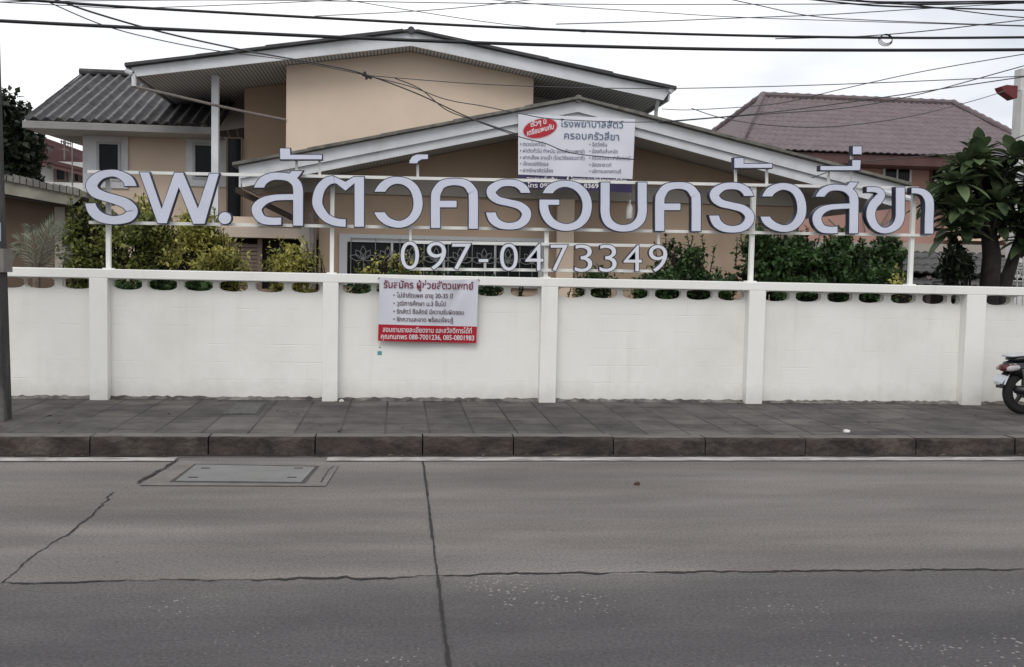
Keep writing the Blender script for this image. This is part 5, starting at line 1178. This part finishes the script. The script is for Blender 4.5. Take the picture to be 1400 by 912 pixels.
sp_(fd, 'rear_fender', M['black_plastic'])
pm = Matrix.Translation((-.285, 0, .40)) @ Matrix.Rotation(R(24), 4, 'Y') @ Matrix.Rotation(R(20), 4, 'Z')
sp_(MB().box((-.012, -.08, -.055), (-.006, .08, .05)).xf(pm), 'licence_plate', M['plate'], bevel=.003)
sp_(MB().box((-.03, -.03, -.015), (0, .03, .015)).xf(Matrix.Translation((-.335, -.02, .36))), 'reflector', M['silver'])
sp_(MB().tube([(-.20, -.14, .30), (0, -.15, .27), (.25, -.14, .22), (.42, -.08, .2)], [.045, .05, .035, .02], 12), 'exhaust', M['black_plastic'], smooth=True)
sp_(MB().loft([(-.05, .06, .2, .32), (.1, .09, .16, .36), (.35, .1, .16, .36), (.48, .06, .2, .32)]), 'engine', M['grey_metal'], smooth=True)
for s in (-1, 1): sp_(MB().tube([(-.02, s*.11, .27), (-.1, s*.12, .52)], .022, 10), 'shock_absorber', M['grey_metal'])
sp_(MB().loft([(.42, .12, .22, .30), (.6, .16, .20, .26), (.85, .16, .2, .26), (.93, .14, .22, .34)]), 'footboard', M['black_plastic'], smooth=True)
sh = MB().loft([(0, .06, -.05, .05), (.06, .17, -.06, .06), (.3, .2, -.07, .05), (.55, .15, -.06, .05), (.68, .06, -.05, .04)]).xf(Matrix.Translation((1.0, 0, .25)) @ Matrix.Rotation(R(-68-38), 4, 'Y'))
sp_(sh, 'leg_shield', M['black_paint'], smooth=True)
sp_(MB().tube([(1.24, -.07, .255), (1.12, -.07, .55), (.98, 0, .78), (.92, 0, .95)], .024, 10), 'front_fork', M['grey_metal'])
sp_(MB().loft([(1.02, .03, .40, .46), (1.1, .07, .44, .53), (1.25, .075, .5, .54), (1.42, .07, .42, .46)]), 'front_fender', M['black_paint'], smooth=True)
hb = sp_(MB().tube([(.82, -.33, .98), (.88, -.2, .99), (.92, 0, .98), (.88, .2, .99), (.82, .33, .98)], .016, 8), 'handlebar', M['black_plastic'])
sp_(MB().loft([(.84, .06, .93, 1.02), (.92, .12, .9, 1.05), (1.02, .09, .9, 1.03), (1.05, .05, .92, 1.0)]), 'headlight', M['clear_lens'], smooth=True)
for s in (-1, 1):
    mi = MB().tube([(.87, s*.22, 1.0), (.84, s*.27, 1.16)], .007, 6); mi.loft([(.82, .03, 1.14, 1.2), (.835, .055, 1.12, 1.22), (.85, .03, 1.14, 1.2)]) if False else None
    sp_(mi.add(*(lambda b: (b.v, b.f))(MB().loft([(.815, .03, 1.15, 1.22), (.83, .06, 1.13, 1.24), (.85, .03, 1.15, 1.22)]).xf(Matrix.Translation((0, s*.29, 0))))), 'mirror', M['black_plastic'], hb)
sp_(MB().tube([(.35, .14, .2), (.32, .26, .01)], .013, 8), 'kickstand', M['grey_metal'])
